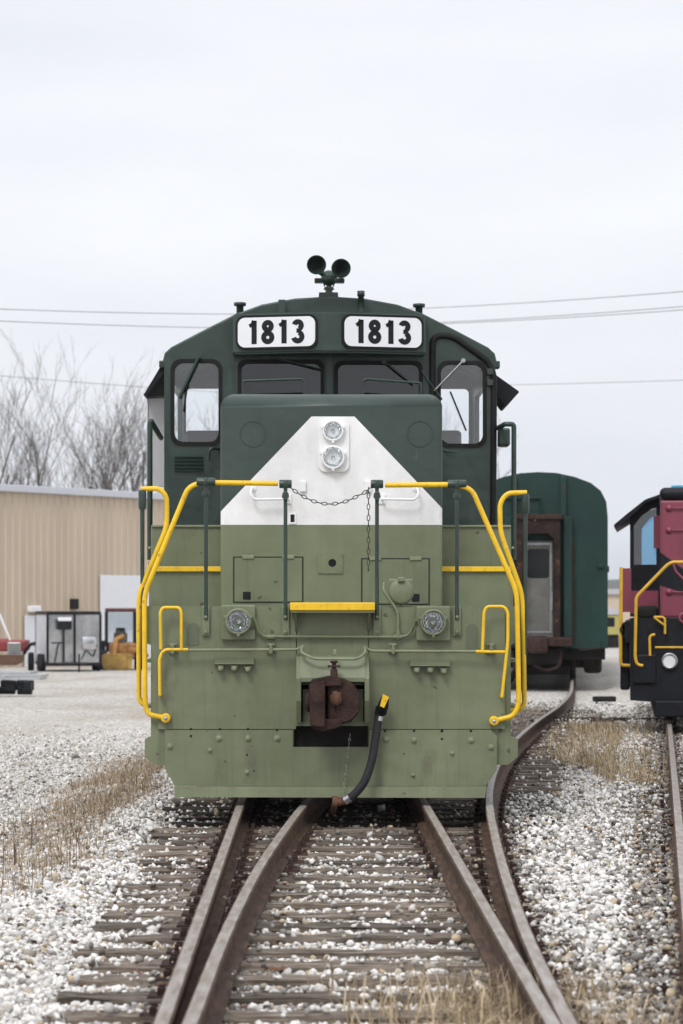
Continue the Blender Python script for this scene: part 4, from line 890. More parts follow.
for i_ in range(15): t = i_/14; p = L(350-8*t*.5-3*t, 735+62*t, -.09); mb.torus(p, .008, .003, (0, 1, 0) if i_ % 2 else (1, 0, 0), 1.7, (0, 0, 1), 8, 4)
mb.build('hose_chain', M['steel'], loco)
# rest of the locomotive behind the cab
mb = MB(); mb.box(-.92, .92, 6.35, 15.6, 1.52, 4.05, .12, 4, True); lh = mb.build('long_hood', M['green'], loco)
mb = MB()
for y_ in (7.5, 9.5, 11.5, 13.5): mb.box(-.5, .5, y_, y_+1, 4.02, 4.3, .05)
mb.build('roof_fan', M['green'], lh)
mb = MB()
for s_ in (-1, 1):
    for i_ in range(9): mb.box(*(sorted((s_*.921, s_*.935))), 6.6+i_, 7.5+i_, 1.7, 3.7, .004)
mb.build('hood_doors', M['green'], lh)
MB().box(-1.3, 1.3, 6.6, 9.6, .35, 1.4, .15, 4, True).build('fuel_tank', M['under'], loco)
for yb in (1.9, 11.6):
    mb = MB(); 
    for s_ in (-1, 1): mb.box(*(sorted((s_*.95, s_*1.1))), yb-.2, yb+2.9, .4, .95, .06)
    mb.box(-.9, .9, yb+1.0, yb+1.7, .5, 1.0, .05); tk = mb.build('truck', M['under'], loco)
    for yw in (0.1, 2.6):
        mb = MB()
        for s_ in (-1, 1): mb.lathe([(.2, -.06), (.5, -.06), (.5, .03), (.53, .035), (.53, .065), (.2, .065)], (s_*.75, yb+yw, .5), 'x', 36)
        mb.lathe([(.09, -.75), (.09, .75)], (0, yb+yw, .5), 'x', 12); mb.build('wheelset', M['under'], tk)
for s_ in (-1, 1):
    mb = MB(); mb.tube([(s_*1.52, 6.6, 2.5), (s_*1.52, 15.6, 2.5)], .018, 8)
    for y_ in range(7, 16, 2): mb.tube([(s_*1.52, y_, 1.5), (s_*1.52, y_, 2.5)], .016, 8)
    mb.build('side_handrail', M['green'], loco)

# ================================================================= green coach
cg = mat('coach_green', (.010, .036, .030), .5, spec=.3, chips=1.7, var=.3, scale=1.2, bump=.1, grime=(.03, .07, .06), gamt=.5, streak=.4)
CD = 52.6; coach = empty('passenger_coach', ((538.5-CX)*CD/F, CD, 0), -.088, 'weathered green passenger coach end with rusted gangway and grey door, right of the locomotive', 'railway carriage')
def q(px): return (px-538.5)/(F/CD)
def qz(py): return EYE+(HY-py)/(F/CD)
hf = [(69/46, .70), (69/46, qz(518)), (67.5/46, qz(502)), (62/46, qz(491)), (52/46, qz(483)), (36/46, qz(477)), (18/46, qz(473)), (0, qz(472))]
pr = [(-a, b) for a, b in hf]+[(a, b) for a, b in hf[:-1][::-1]]
mb = MB(); mb.prism(pr, 0, 24, []); cb_ = mb.build('body', cg, coach)
# end details
mb = MB(); mb.prism([(q(517), qz(645)), (q(560), qz(645)), (q(560), qz(516)), (q(517), qz(516))], -.45, -.001, [[(q(523), qz(641)), (q(554), qz(641)), (q(554), qz(540)), (q(548), qz(534)), (q(529), qz(534)), (q(523), qz(540))]])
gw = mb.build('gangway', mat('gangway_rust', (.032, .02, .018), .85, var=.8, scale=2.2, bump=.6, bscale=14, grime=(.21, .11, .06), gamt=.8, chips=4, chipc=(.25, .2, .15), spec=.15), coach)
MB().box(q(514), q(563), -.5, -.1, qz(520), qz(515), .02).box(q(512), q(572), -.55, -.05, qz(646), qz(637), .02).build('gangway_lintel', M['rust'], gw)
door = mat('door_grey', (.17, .17, .155), .4, metal=.3, chips=3, var=.35, scale=2, grime=(.13, .08, .045), gamt=.8)
dm = MB().prism(rr(q(524), q(553), qz(640), qz(541), .02), -.06, -.01).build('door', door, coach)
MB().prism([(q(525), qz(633)), (q(551.5), qz(633)), (q(551.5), qz(543)), (q(525), qz(543))], -.075, -.061, [[(q(526.5), qz(631)), (q(550), qz(631)), (q(550), qz(545)), (q(526.5), qz(545))]]).build('door_frame', M['steel'], dm)
MB().prism(rr(q(527), q(549), qz(578), qz(549), .07), -.07, -.061).build('door_window', mat('dark_pane', (.008, .01, .012), .12), dm)
mb = MB(); mb.box(q(551), q(552.5), -.09, -.076, qz(610), qz(592)); mb.build('door_handle', M['steel'], dm)
for s_ in (-1, 1):
    a = lambda u: s_*q(u)
    mb = MB(); mb.box(*sorted((a(560.5), a(566))), -.14, -.001, qz(517), qz(478), .01); mb.lathe([(.06, -.06), (.07, 0), (.05, .05)], (a(563), -.08, qz(478)), 'z', 10); mb.build('end_post', cg, coach)
    mb = MB(); mb.box(*sorted((a(563.5), a(572))), -.2, -.001, qz(640), qz(517), .01); mb.build('end_post', cg, coach)
    mb = MB(); mb.tube([(a(573), -.08, qz(640)), (a(573), -.08, qz(545)), (a(566), -.08, qz(520))], .03, 8); mb.build('corner_pipe', M['rust'], coach)
    MB().box(*sorted((a(597), a(603))), -.08, -.001, qz(568), qz(564), .01).build('lamp_bracket', cg, coach); MB().box(*sorted((a(606.5), a(609))), .2, .3, qz(572), qz(566)).build('door_catch', cg, coach)
    mb = MB(); mb.tube([(a(578), -.1, qz(646)), (a(580), -.1, qz(650)), (a(600), -.1, qz(648)), (a(601), -.1, qz(641))], .02, 8); mb.build('corner_step', M['rust'], coach)
mb = MB(); mb.tube([(q(505), -.05, qz(498)), (q(541), -.05, qz(498)), (q(541), -.05, qz(515))], .03, 8); mb.build('end_grab', cg, coach)
mb = MB(); mb.box(-1.45, 1.45, .2, 24, .45, .70, .02).box(-.5, .5, -.3, .3, .35, .72, .03); mb.build('underframe', M['under'], coach)
ctm = mat('truck_grime', (.035, .025, .02), .9, var=.5, scale=3, bump=.5)
for yb in (1.2, 19):
    mb = MB()
    for s_ in (-1, 1): mb.box(*sorted((s_*.95, s_*1.2)), yb, yb+3, .25, .65, .06); mb.box(*sorted((s_*1.0, s_*1.4)), yb+.2, yb+1.1, .12, .5, .08)
    mb.box(-1.1, 1.1, yb+.1, yb+.4, .25, .62, .05)
    for yw in (.4, 2.5):
        for s_ in (-1, 1): mb.lathe([(.1, -.06), (.46, -.06), (.46, .06), (.1, .06)], (s_*.75, yb+yw, .46), 'x', 30)
    mb.build('truck', ctm, coach)
mb = MB(); mb.box(-.22, .2, -.75, -.2, .6, .98, .06, 3, True); mb.tube([(.5, -.3, .66), (.45, -.35, .3), (.15, -.4, .22), (-.1, -.4, .35)], .035, 8, .1); mb.tube([(-.6, -.3, .66), (-.5, -.35, .25), (-.3, -.4, .2)], .035, 8, .1); mb.build('coupler', M['rust'], coach)
mb = MB(); mb.box(q(517), q(569), .4, .7, .12, .3, .02); mb.build('brake_beam', M['under'], coach)
mb = MB()
for s_ in (-1, 1):
    for i_ in range(12): mb.prism(rr(1.2+i_*1.9, 2.4+i_*1.9, 2.3, 3.1, .08), *sorted((s_*1.5, s_*1.507)), plane='yz')
mb.build('side_window', M['ink'], coach)

# ================================================================= black and red switcher
SD = 33.0; SX = float(cC(SD)); sw = empty('switcher', (SX, SD, 0), -.131, 'small black and faded red switcher locomotive with thin yellow rails at the right edge', 'locomotive')
pink = mat('faded_red_paint', (.23, .046, .075), .45, var=.2, scale=1.5, bump=.15, bscale=12, grime=(.10, .03, .04), gamt=.7, streak=.4)
def sp(px, py, yl):   # approx local coordinates
    d = SD+yl; wx = (px-CX)*d/F; z = EYE+(HY-py)*d/F; return ((wx-SX)*math.cos(.131)-(yl)*math.sin(.131)*1.0, yl, z)
s0 = lambda px, yl: sp(px, 0, yl)[0]
sz_ = lambda py, yl: sp(0, py, yl)[2]
h1 = .87
mb = MB(); mb.box(-h1, h1, .9, 3.9, 1.45, sz_(500, .9), .03); hd = mb.build('hood', pink, sw)
mb = MB(); mb.box(-h1-.01, h1+.01, .88, 3.9, sz_(500, .9)+.002, sz_(487, .9), .08, 4, True); mb.build('hood_top', M['blackpaint'], hd)
mb = MB(); mb.prism([(-h1, sz_(552, .9)), (-h1+.3, sz_(568, .9)), (-h1+.9, sz_(575, .9)), (h1, sz_(575, .9)), (h1, sz_(600, .9)), (-.2, sz_(600, .9)), (-h1, sz_(585, .9))], .892, .899); mb.build('black_band', M['blackpaint'], hd)
mb = MB()
for py in (508, 530, 592): x, y, z = sp(669, py, .9); mb.lathe([(.05, 0), (.045, -.02), (.0001, -.03)], (x, .898, z), 'y', 12); mb.tube([(x+.05, .87, z), (h1-.1, .87, z)], .012, 6)
mb.build('hood_fitting', pink, hd)
mb = MB(); mb.box(-.72, .65, 1.0, 3.0, sz_(487, .9)-.02, sz_(484.8, 1.0), .03, 3); mb.build('blue_cover', mat('blue_paint', (.05, .3, .45), .5), sw)
# cab of the switcher
yc2 = 3.95; hc = 1.33
ztop = 3.45; wlS = [(-1.27, 2.25), (-.93, 2.25), (-.93, 3.12), (-1.0, 3.10), (-1.15, 3.0), (-1.27, 2.85)]; wrS = [(-a, b) for a, b in wlS][::-1]
mb = MB(); mb.prism([(-hc, 1.45), (-hc, 3.0), (-1.1, 3.2), (-.6, 3.38), (0, ztop), (.6, 3.38), (1.1, 3.2), (hc, 3.0), (hc, 1.45)], yc2, yc2+.05, [wlS, wrS]); sc_ = mb.build('cab', M['blackpaint'], sw)
mb = MB(); mb.prism([(-hc-.24, 2.86), (-hc-.05, 3.02), (-1.1, 3.24), (-.6, 3.42), (0, ztop+.05), (.6, 3.42), (1.1, 3.24), (hc+.05, 3.02), (hc+.24, 2.86), (hc+.24, 2.82), (hc, 2.97), (1.1, 3.19), (.6, 3.37), (0, ztop), (-.6, 3.37), (-1.1, 3.19), (-hc, 2.97), (-hc-.24, 2.82)], yc2-.15, yc2+2.5); mb.build('cab_roof', M['blackpaint'], sw)
for s_ in (-1, 1):
    mb = MB(); mb.prism([(yc2+.05, 1.45), (yc2+2.4, 1.45), (yc2+2.4, 2.96), (yc2+.05, 2.96)], *sorted((s_*hc, s_*(hc-.05))), [rr(yc2+.4, yc2+2.0, 2.2, 2.85, .05)], plane='yz'); mb.build('cab_side', pink, sw)
mb = MB(); mb.prism([(-hc+.05, 1.45), (-hc+.05, 2.98), (-1.1, 3.15), (-.6, 3.33), (0, ztop-.05), (.6, 3.33), (1.1, 3.15), (hc-.05, 2.98), (hc-.05, 1.45)], yc2+2.3, yc2+2.36, [[(x*.92-.0, z*1.0+.02 if z > 2.5 else z-.3) for x, z in wlS], [(x*.92, z+.02 if z > 2.5 else z-.3) for x, z in wrS]]); mb.build('cab_rear_wall', mat('blue_interior', (.12, .36, .50), .6), sw)
for o_ in (wlS, wrS): MB().prism([(x*.92, z+.02 if z > 2.5 else z-.3) for x, z in o_], yc2+2.32, yc2+2.33).build('added_rear_pane', glassmat('blue_glass', (.28, .62, .80)), sw)  # added panes, tinted so sky behind the cab shows bright blue
for o_ in (wlS, wrS): MB().prism(o_, yc2+.02, yc2+.03).build('window', M['glass'], sw)
MB().box(-hc+.001, -.9, yc2-.006, yc2-.0005, 1.5, 1.85).build('cab_panel', pink, sc_); MB().box(-.97, -.875, yc2-.01, yc2-.0005, 2.5, 3.0).build('cab_panel', pink, sc_)
# frame
mb = MB(); mb.box(-1.35, 1.35, .05, 9, 1.1, 1.42, .02); mb.prism([(-1.28, 1.45), (1.28, 1.45), (1.28, .35), (1.05, .12), (-.95, .12), (-1.0, .3), (-1.28, .32)], 0, .05)
mb.build('frame', M['blackpaint'], sw)
mb = MB(); mb.box(s0(632, -.05), s0(656, -.05), -.05, -.001, .55, .95, .02); mb.box(-.95, .95, -.12, -.001, .1, .32, .02); mb.box(-1.42, -1.29, .3, .9, .45, 1.3, .03); mb.box(1.29, 1.42, .3, .9, .45, 1.3, .03); mb.build('steps', M['blackpaint'], sw)
mb = MB(); mb.box(-1.2, -.9, 1.0, 2.4, 1.43, 1.62, .06, 3, True); mb.build('pipework', M['under'], sw)
x, y, z = sp(669.5, 661, -.001); mb = MB(); mb.lathe([(.11, 0), (.115, -.05), (.1, -.06), (.085, -.06), (.085, -.02)], (x, 0, z), 'y', 24); hl = mb.build('headlight', M['steel'], sw)
MB().lathe([(.085, -.045), (.05, -.03), (.0001, -.025)], (x, 0, z), 'y', 24).build('lens', M['signwhite'], hl)
x, y, z = sp(629, 630, .3); mb = MB(); mb.lathe([(.13, 0), (.13, -.1), (.1, -.11), (.1, -.03), (.0001, -.02)], (x+.0, .3, z), 'y', 20); mb.build('marker_lamp', M['blackpaint'], sw)
yel2 = mat('yellow_paint_dull', (.72, .42, .03), .5, var=.2, scale=8)
for pts, yl, r_ in (([(683, 562), (672, 562), (667, 565), (636, 597), (635, 658), (637, 665), (643, 666)], -.06, .022), ([(632, 666), (621, 665.5), (620.5, 660), (621, 567)], .22, .024), ([(654, 617), (665, 617), (665, 634)], -.1, .016), ([(653.5, 617), (664, 625)], -.1, .014), ([(650, 656), (649.5, 638), (651, 635.5), (655, 634.5)], -.1, .018), ([(655, 647.5), (700, 647.5)], -.1, .014)):
    MB().tube([sp(a, b, yl) for a, b in pts], r_, 8, .06).build('handrail', yel2, sw)
mb = MB(); mb.tube([(h1-.3, -.06, sz_(562, -.06)), (1.0, -.06, sz_(564, -.06)), (1.3, -.06, 1.75), (1.3, -.06, .85)], .022, 8, .06); mb.build('handrail', yel2, sw)
mb = MB(); mb.box(s0(622, .9), s0(631, .9), .88, .92, sz_(612, .9), sz_(568, .9), .005); mb.build('side_panel', pink, sw)
mb = MB(); mb.tube([sp(673, 563, -.06), sp(676, 572, -.06), sp(690, 585, -.06)], .016, 8, .04); mb.torus(sp(684, 618, -.1), .06, .02, (0, 1, 0)); mb.build('front_pipe', pink, sw)
mb = MB()
for yw in (1.3, 3.6, 6.0):
    for s_ in (-1, 1): mb.lathe([(.1, -.06), (.45, -.06), (.45, .06), (.1, .06)], (s_*.75, yw, .45), 'x', 30); mb.box(*sorted((s_*.9, s_*1.1)), yw-.5, yw+.5, .3, .8, .08)
mb.build('running_gear', M['under'], sw)

# ================================================================= far things
# warehouse
BA = W(-60, 660, 106.8); BB = W(215, 660, 121.8)
BA.z = BB.z = 0
ang_b = math.atan2(BB.y-BA.y, BB.x-BA.x); Lb = (BB-BA).length
wh = empty('warehouse', (BA.x, BA.y, -1.25), ang_b, 'long tan ribbed metal warehouse with white trim behind the yard at left', 'building')
def sidingmat(name, col, n1=3.2):
    m, t, b = newmat(name); n = t.nodes.new; k = t.links.new; tc = n('ShaderNodeTexCoord'); nz = n('ShaderNodeTexNoise'); nz.inputs['Scale'].default_value = .6; nz.inputs['Detail'].default_value = 6
    mp = n('ShaderNodeMapping'); mp.inputs['Scale'].default_value = (1.2, 1, .25); k(tc.outputs['Object'], mp.inputs[0]); k(mp.outputs[0], nz.inputs[0])
    r = n('ShaderNodeValToRGB'); r.color_ramp.elements[0].position = .3; r.color_ramp.elements[1].position = .7; c = np.array(col); r.color_ramp.elements[0].color = (*(c*.9), 1); r.color_ramp.elements[1].color = (*(c*1.05), 1)
    k(nz.outputs[0], r.inputs[0]); k(r.outputs[0], b.inputs['Base Color']); b.inputs['Roughness'].default_value = .55; return m
tan = sidingmat('tan_siding', (.55, .455, .35)); HB = 8.42
mb = MB(); nr = int(Lb/.45)
pts = []
for i in range(nr):
    x = i*Lb/nr; w_ = Lb/nr; pts += [(x, 0), (x+w_*.72, 0), (x+w_*.78, -.06), (x+w_*.94, -.06)]
pts.append((Lb, 0))
vs = [(x, y, 0) for x, y in pts]+[(x, y, HB-.3) for x, y in pts]; n = len(pts)
mb.add(vs, [(i, i+1, n+i+1, n+i) for i in range(n-1)]); mb.box(0, Lb, .02, 40, 0, HB-.35); mb.build('wall', tan, wh)
mb = MB(); mb.box(-.3, Lb+.3, -.22, 40.3, HB-.32, HB, .03); mb.build('roof_trim', mat('pale_trim', (.55, .57, .62), .5, var=.05), wh)
def along(px): # distance along facade for a sighted column
    dx = (px-CX)/F; t = (BA.y*dx-BA.x)/(math.cos(ang_b)-dx*math.sin(ang_b)); return t
whd = mat('white_door', (.74, .76, .80), .4, var=.04)
a0, a1 = along(99), along(147); mb = MB(); mb.box(a0, a1+1.2, -.1, -.065, 0.02, EYE+1.25+(HY-575)*(BA.y+along(100)*math.sin(ang_b))/F, .01); od = mb.build('overhead_door', whd, wh)
a0, a1 = along(23.5), along(37); mb = MB(); mb.box(a0, a1, -.1, -.065, .02, 1.25+EYE+(HY-615)*116/F+.0, .01); md = mb.build('door', whd, wh); MB().lathe([(.05, -.08), (.05, 0)], (a0+.6, -.1, 1.1), 'y', 8).build('door_knob', M['steel'], md)
x = along(31); mb = MB(); mb.box(x-.35, x+.35, -.35, -.065, 1.25+EYE+(HY-610)*112/F-.1, 1.25+EYE+(HY-610)*112/F+.2, .06, 3); mb.build('wall_light', M['signwhite'], wh)
x = along(71.5); zq = 1.25+EYE+(HY-604)*113/F; mb = MB(); mb.box(x-.22, x+.22, -.3, -.065, zq-.25, zq+.25, .05, 2); mb.build('wall_light', M['under'], wh)

# cargo trailer
TD = 100.; tr = empty('cargo_trailer', (W(74, 0, TD).x, TD, float(ground_z(W(74, 0, TD).x, TD))), .26, 'enclosed silver cargo trailer with black frame edges parked before the warehouse', 'trailer')
alu = mat('brushed_aluminium', (.62, .63, .65), .18, metal=.8, var=.35, scale=1.1, bump=.5, bscale=2.2, grime=(.2, .2, .21), gamt=.5)
mb = MB(); mb.box(-1.08, 1.08, 0, 3.6, .36, 2.38, .02); bd = mb.build('body', alu, tr)
mb = MB(); mb.box(-1.13, 1.13, -.04, 3.64, 2.36, 2.5, .03)
for x in (-1.1, 0.02, 1.1): mb.box(x-.05, x+.05, -.04, -.001, .36, 2.37)
mb.box(-1.13, 1.13, -.06, 3.6, .24, .38, .02)
for yq in (.0, 3.6): mb.box(-1.12, -1.081, yq-.04, yq+.04, .36, 2.37)
mb.build('frame', M['blackpaint'], tr)
mb = MB()
for i in range(14): mb.box(-1.10, -1.081, .15+i*.25, .3+i*.25, .4, 2.34)
mb.build('side_slats', mat('white_slat', (.6, .62, .66), .5), bd)
mb = MB(); mb.box(-.75, -.15, -.45, -.05, 1.75, 2.2, .04, 2); ac = mb.build('air_conditioner', M['blackpaint'], tr); MB().box(-.73, -.17, -.47, -.4, 2.1, 2.25, .02).build('unit_cover', M['signwhite'], ac)
mb = MB(); mb.tube([(-.45, -.2, 1.75), (-.45, -.2, .4)], .04, 8); mb.tube([(-.95, -.15, 1.2), (-.45, -.15, 1.2)], .03, 6); mb.tube([(-.8, -.1, .4), (-.7, -.1, 1.0), (-.62, -.1, 1.2)], .025, 6); mb.tube([(.3, -.1, .5), (.5, -.1, .9), (.8, -.1, .6), (.95, -.1, 1.1)], .02, 6, .1); mb.build('tool_rack', M['blackpaint'], tr)
mb = MB(); mb.box(.3, .9, -.3, -.02, .9, 1.45, .08, 3, True); mb.build('tool_box', alu, tr)
mb = MB(); mb.tube([(-.8, 0, .3), (0.05, -1.1, .35)], .05, 6); mb.tube([(.8, 0, .3), (0.05, -1.1, .35)], .05, 6); mb.tube([(.05, -1.05, .0), (.05, -1.05, .75)], .04, 8); mb.build('tow_bar', M['blackpaint'], tr)
for x, yq in ((-1.2, 1.0), (-1.2, 1.8), (1.2, 1.0), (1.2, 1.8)):
    o = MB().lathe([(.18, -.1), (.34, -.1), (.36, -.06), (.36, .06), (.34, .1), (.18, .1)], (x*.97, yq, .36), 'x', 24).build('wheel', M['black'], tr)
    MB().lathe([(.0001, -.08), (.18, -.06), (.18, .06), (.0001, .08)], (x*.97, yq, .36), 'x', 16).build('rim', M['steel'], o)
# backhoe
BD = 104.; gx = W(121, 0, BD).x; bhz = float(ground_z(gx, BD)); bk = empty('backhoe', (gx, BD, bhz), .1, 'muddy orange and yellow backhoe tractor with glazed cab beside the trailer', 'excavator')
oy = mat('machine_yellow', (.36, .17, .04), .6, var=.5, scale=3, grime=(.05, .035, .025), gamt=.95)
mb = MB(); mb.box(-.68, .68, 1.2, 2.9, 2.5, 2.66, .05); mb.build('cab_roof', mat('cab_roof_red', (.10, .022, .018), .6, var=.5), bk)
mb = MB()
for x in (-.62, .62):
    for yq in (1.25, 2.85): mb.box(x-.07, x+.07, yq-.07, yq+.07, 1.0, 2.5)
mb.box(-.22, .22, 2.1, 2.3, 1.15, 1.8, .1, 3, True)
mb.box(-.65, .65, 1.2, 2.9, .75, 1.15, .05); mb.box(-.3, .3, 1.6, 2.2, 1.15, 1.6, .1, 3, True); mb.tube([(0, 1.35, 1.1), (0, 1.5, 1.6)], .03, 6); mb.torus((0, 1.5, 1.62), .17, .03, (0, -1, .5)); mb.build('cab_frame', M['blackpaint'], bk)
for yq in (1.24, 2.85): MB().box(-.56, .56, yq, yq+.01, 1.15, 2.5).build('window', M['glass'], bk)
mb = MB(); mb.box(-.5, .7, .6, 1.2, .5, 1.15, .1, 3); mb.box(.3, 1.0, .3, 1.6, .45, .95, .1, 3); mb.tube([(-.3, .4, .5), (-.2, .6, 1.3), (.1, .8, 1.45)], .12, 8); mb.tube([(.5, .4, .7), (.9, 0.1, 1.0), (1.1, -.3, .6)], .1, 8); mb.build('boom', oy, bk)
mb = MB(); mb.prism([(-.9, .62), (-.75, .05), (.0, .0), (.45, .05), (.5, .65), (.3, .7), (-.6, .72)], -.5, .15); mb.box(-.35, -.2, -.55, -.49, .1, .7); mb.box(.1, .25, -.55, -.49, .1, .7); mb.build('bucket', mat('bucket_yellow', (.42, .26, .06), .6, var=.5, scale=3, grime=(.06, .04, .03), gamt=.95), bk)
for x, yq, r_ in ((-.85, 2.4, .62), (.85, 2.4, .62), (-.75, .6, .42), (.75, .6, .42)):
    o = MB().lathe([(r_*.5, -.18), (r_, -.16), (r_, .16), (r_*.5, .18)], (x, yq, r_), 'x', 24).build('wheel', M['black'], bk); MB().lathe([(.0001, -.1), (r_*.5, -.14), (r_*.5, .14), (.0001, .1)], (x, yq, r_), 'x', 14).build('rim', oy, o)
# red tractor at the far left
gx = W(12, 0, 99).x; rt = empty('tractor', (gx, 99, float(ground_z(gx, 99))), .05, 'old red tractor with grey grille and brown loader bucket at the left edge', 'tractor')
rd = mat('tractor_red', (.25, .03, .03), .5, var=.3, scale=3)
MB().box(-.95, .55, .5, 2.4, .85, 1.3, .08, 3).box(-.7, -.3, 0.6, 2.4, 1.2, 1.35, .05).build('hood', rd, rt)
o = MB().box(-.22, .33, .38, .52, .62, 1.22, .03).build('grille', M['steel'], rt); mb = MB()
for i in range(6): mb.box(-.18, .29, .37, .379, .68+i*.09, .71+i*.09)
mb.build('grille_bars', M['under'], o)
MB().prism([(-.8, .72), (.5, .72), (.42, .4), (.2, .3), (-.6, .3)], -.6, .2).build('loader_bucket', mat('bucket_brown', (.12, .06, .04), .8, var=.4), rt)
MB().tube([(.45, .5, .75), (.6, .4, 1.0), (.75, .3, 1.15), (.93, .2, 1.18)], .07, 8, .1).build('exhaust_hose', M['black'], rt)
MB().tube([(-.15, .9, 1.3), (-.6, .9, 2.4)], .05, 8).build('loader_arm', M['signwhite'], rt)
for x, r_ in ((-.85, .4), (.7, .4)):
    o = MB().lathe([(r_*.5, -.12), (r_, -.1), (r_, .1), (r_*.5, .12)], (x, 1.0, r_), 'x', 20).build('wheel', M['black'], rt); MB().lathe([(.0001, -.1), (r_*.5, -.1), (r_*.5, .1), (.0001, .1)], (x, 1, r_), 'x', 14).build('rim', rd, o)
# pile of frames on pallet
gx = W(8, 0, 64).x; pl = empty('pallet_of_frames', (gx, 64, float(ground_z(gx, 64))), -.08, 'low stack of grey metal frames over black scrap at the left edge of the yard', 'scrap pile')
mb = MB()
for i, (a, c, z) in enumerate(((-1.3, .85, .42), (-1.2, .9, .5), (-1.4, .6, .58))):
    mb.box(a, c, 0, .06, z, z+.06, .005); mb.box(a, c, .9, .96, z, z+.06, .005); mb.box(a, a+.06, .06, .9, z, z+.06); mb.box(c-.06, c, .06, .9, z, z+.06); mb.box((a+c)/2-.03, (a+c)/2+.03, .06, .9, z, z+.06)
mb.build('metal_frames', mat('galvanised', (.45, .46, .48), .4, metal=.5, var=.2), pl)
mb = MB(); rn = random.Random(3)
for i in range(16):
    x = rn.uniform(-1.2, .75); yq = rn.uniform(0, .9); s_ = rn.uniform(.08, .2); mb.box(x-s_, x+s_, yq-.1, yq+.15, .02 if i % 2 else .12, .22 if i % 2 else .40, .04)
mb.build('scrap', M['blackpaint'], pl)
# distant yellow railcar, shed and timber between coach and switcher
gx = W(603, 0, 104).x; rc = empty('railcar', (gx, 104, -.35), 0, 'distant yellow railcar with pale rounded roof between the coach and the switcher', 'railway carriage')
mb = MB(); mb.box(-.9, .72, 0, 9, .75, 1.62, .03); bd = mb.build('body', mat('olive_yellow', (.40, .36, .12), .6, var=.2), rc)
mb = MB(); mb.prism([(-.92, 1.62), (-.8, 1.85), (-.4, 1.98), (.2, 1.98), (.6, 1.85), (.74, 1.62)], -.05, 9); mb.build('roof', M['silver'], rc)
mb = MB(); mb.prism(rr(-.2, .5, 1.1, 1.5, .03), -.01, -.001); mb.build('window', M['ink'], bd)
mb = MB(); mb.box(-.85, .7, .1, 9, .1, .75, .05); mb.build('underframe', M['under'], rc)
gx = W(612, 0, 210).x; sh = empty('shed', (gx, 210, -.3), 0, 'far tan shed with grey roof low under the blue hill', 'building')
MB().box(-6, 9, 0, 12, 0, 3.0).build('wall', tan, sh); MB().prism([(-6.3, 3.0), (9.3, 3.0), (9.3, 3.3), (1.5, 3.5), (-6.3, 3.3)], -.3, 12.3).build('roof', M['silver'], sh)
p_ = W(611, 694, 44.5); o = MB().box(-.22, .2, -.1, .1, 0, .10, .02).build('timber', M['under'], None, (p_.x+.05, 46, -.2), (0, 0, .2)); tag(o, 'dark timber baulk lying on gravel between the coach and the switcher', 'timber')
# dark branch debris on the gravel
mb = MB(); rn = random.Random(8)
for i in range(14):
    x = rn.uniform(-.9, .9); mb.tube([(x-.3, rn.uniform(-.1, .1), .03), (x, rn.uniform(-.12, .12), .07), (x+.35, rn.uniform(-.1, .1), .03)], .025, 5)
p_ = W(605, 716, 37.5); o = mb.build('branch', mat('wet_bark', (.03, .022, .018), .9), None, (p_.x, 37.5, -.2), (0, 0, -.1)); tag(o, 'dark fallen branch lying across the gravel near the switcher', 'branch')

# hill
mb = MB(); n = 60; vs = []; rn = random.Random(2)
for i in range(n+1):
    x = -900+i*60; h = 30+9*math.sin(i*.33)+5*math.sin(i*.9+1); h *= float(sstep(-900, 200, x))*.6+.4
    for j, (yy_, f_) in enumerate(((1500, 0), (1560, .45), (1650, .85), (1800, 1), (2400, .7), (3000, 0))): vs.append((x, yy_+rn.uniform(-15, 15), -1.3+h*f_*(.96+.08*rn.random())*(.8 if x < 0 else 1)))
mb.add(vs, [(i*6+j, (i+1)*6+j, (i+1)*6+j+1, i*6+j+1) for i in range(n) for j in range(5)], True)
o = mb.build('hill', mat('wooded_hill', (.06, .055, .045), .95, var=.4, scale=.05, bump=.3, bscale=.3)); o['kind'] = 'structure'

# bare trees behind the warehouse
bark = mat('grey_bark', (.12, .103, .095), .9, var=.3, scale=2)
def tree_meshes(seed, h, multi):
    rn = random.Random(seed); tk = MB(); cr_ = MB()
    def grow(p, d_, ln, r0, depth):
        k = 4 if depth < 3 else 3; pts = [p]; q_ = p.copy(); dd = d_.copy()
        for i in range(k):
            dd = (dd+Vector((rn.gauss(0, .10), rn.gauss(0, .10), .06+rn.gauss(0, .05)))).normalized(); q_ = q_+dd*ln/k; pts.append(q_.copy())
        r1 = r0*.62 if depth < 5 else r0*.4
        (tk if depth == 0 else cr_).tube(pts, r0, 6 if depth < 2 else 3, 0, False, r1)
        if depth >= 5: return
        nb = {0: 7, 1: 4, 2: 3, 3: 3, 4: 1}[depth]
        for i in range(nb):
            t = .3+.7*(i+rn.random()*.7)/nb if depth else .42+.58*(i+rn.random()*.6)/nb
            j = min(int(t*k), k-1); b0 = pts[j].lerp(pts[j+1], t*k-j) if t < 1 else pts[-1]
            a = rn.uniform(0, 6.283); perp = dd.cross(Vector((math.cos(a), math.sin(a), .2))).normalized(); sp_ = rn.uniform(.3, .66)
            nd = (dd*math.cos(sp_)+perp*math.sin(sp_)+Vector((0, 0, .2))).normalized()
            grow(b0, nd, ln*rn.uniform(.52, .78)*(1.1-.25*t if depth == 0 else 1), max(r0*(1-.38*t)*.47, .011), depth+1)
    for m_ in range(multi):
        a = rn.uniform(0, 6.28); grow(Vector((.25*math.cos(a)*(multi > 1), .25*math.sin(a)*(multi > 1), 0)), Vector((.12*math.cos(a)*(multi > 1), .12*math.sin(a)*(multi > 1), 1)).normalized(), h*.62, .26 if multi == 1 else .20, 0)
    return tk, cr_
protos = []
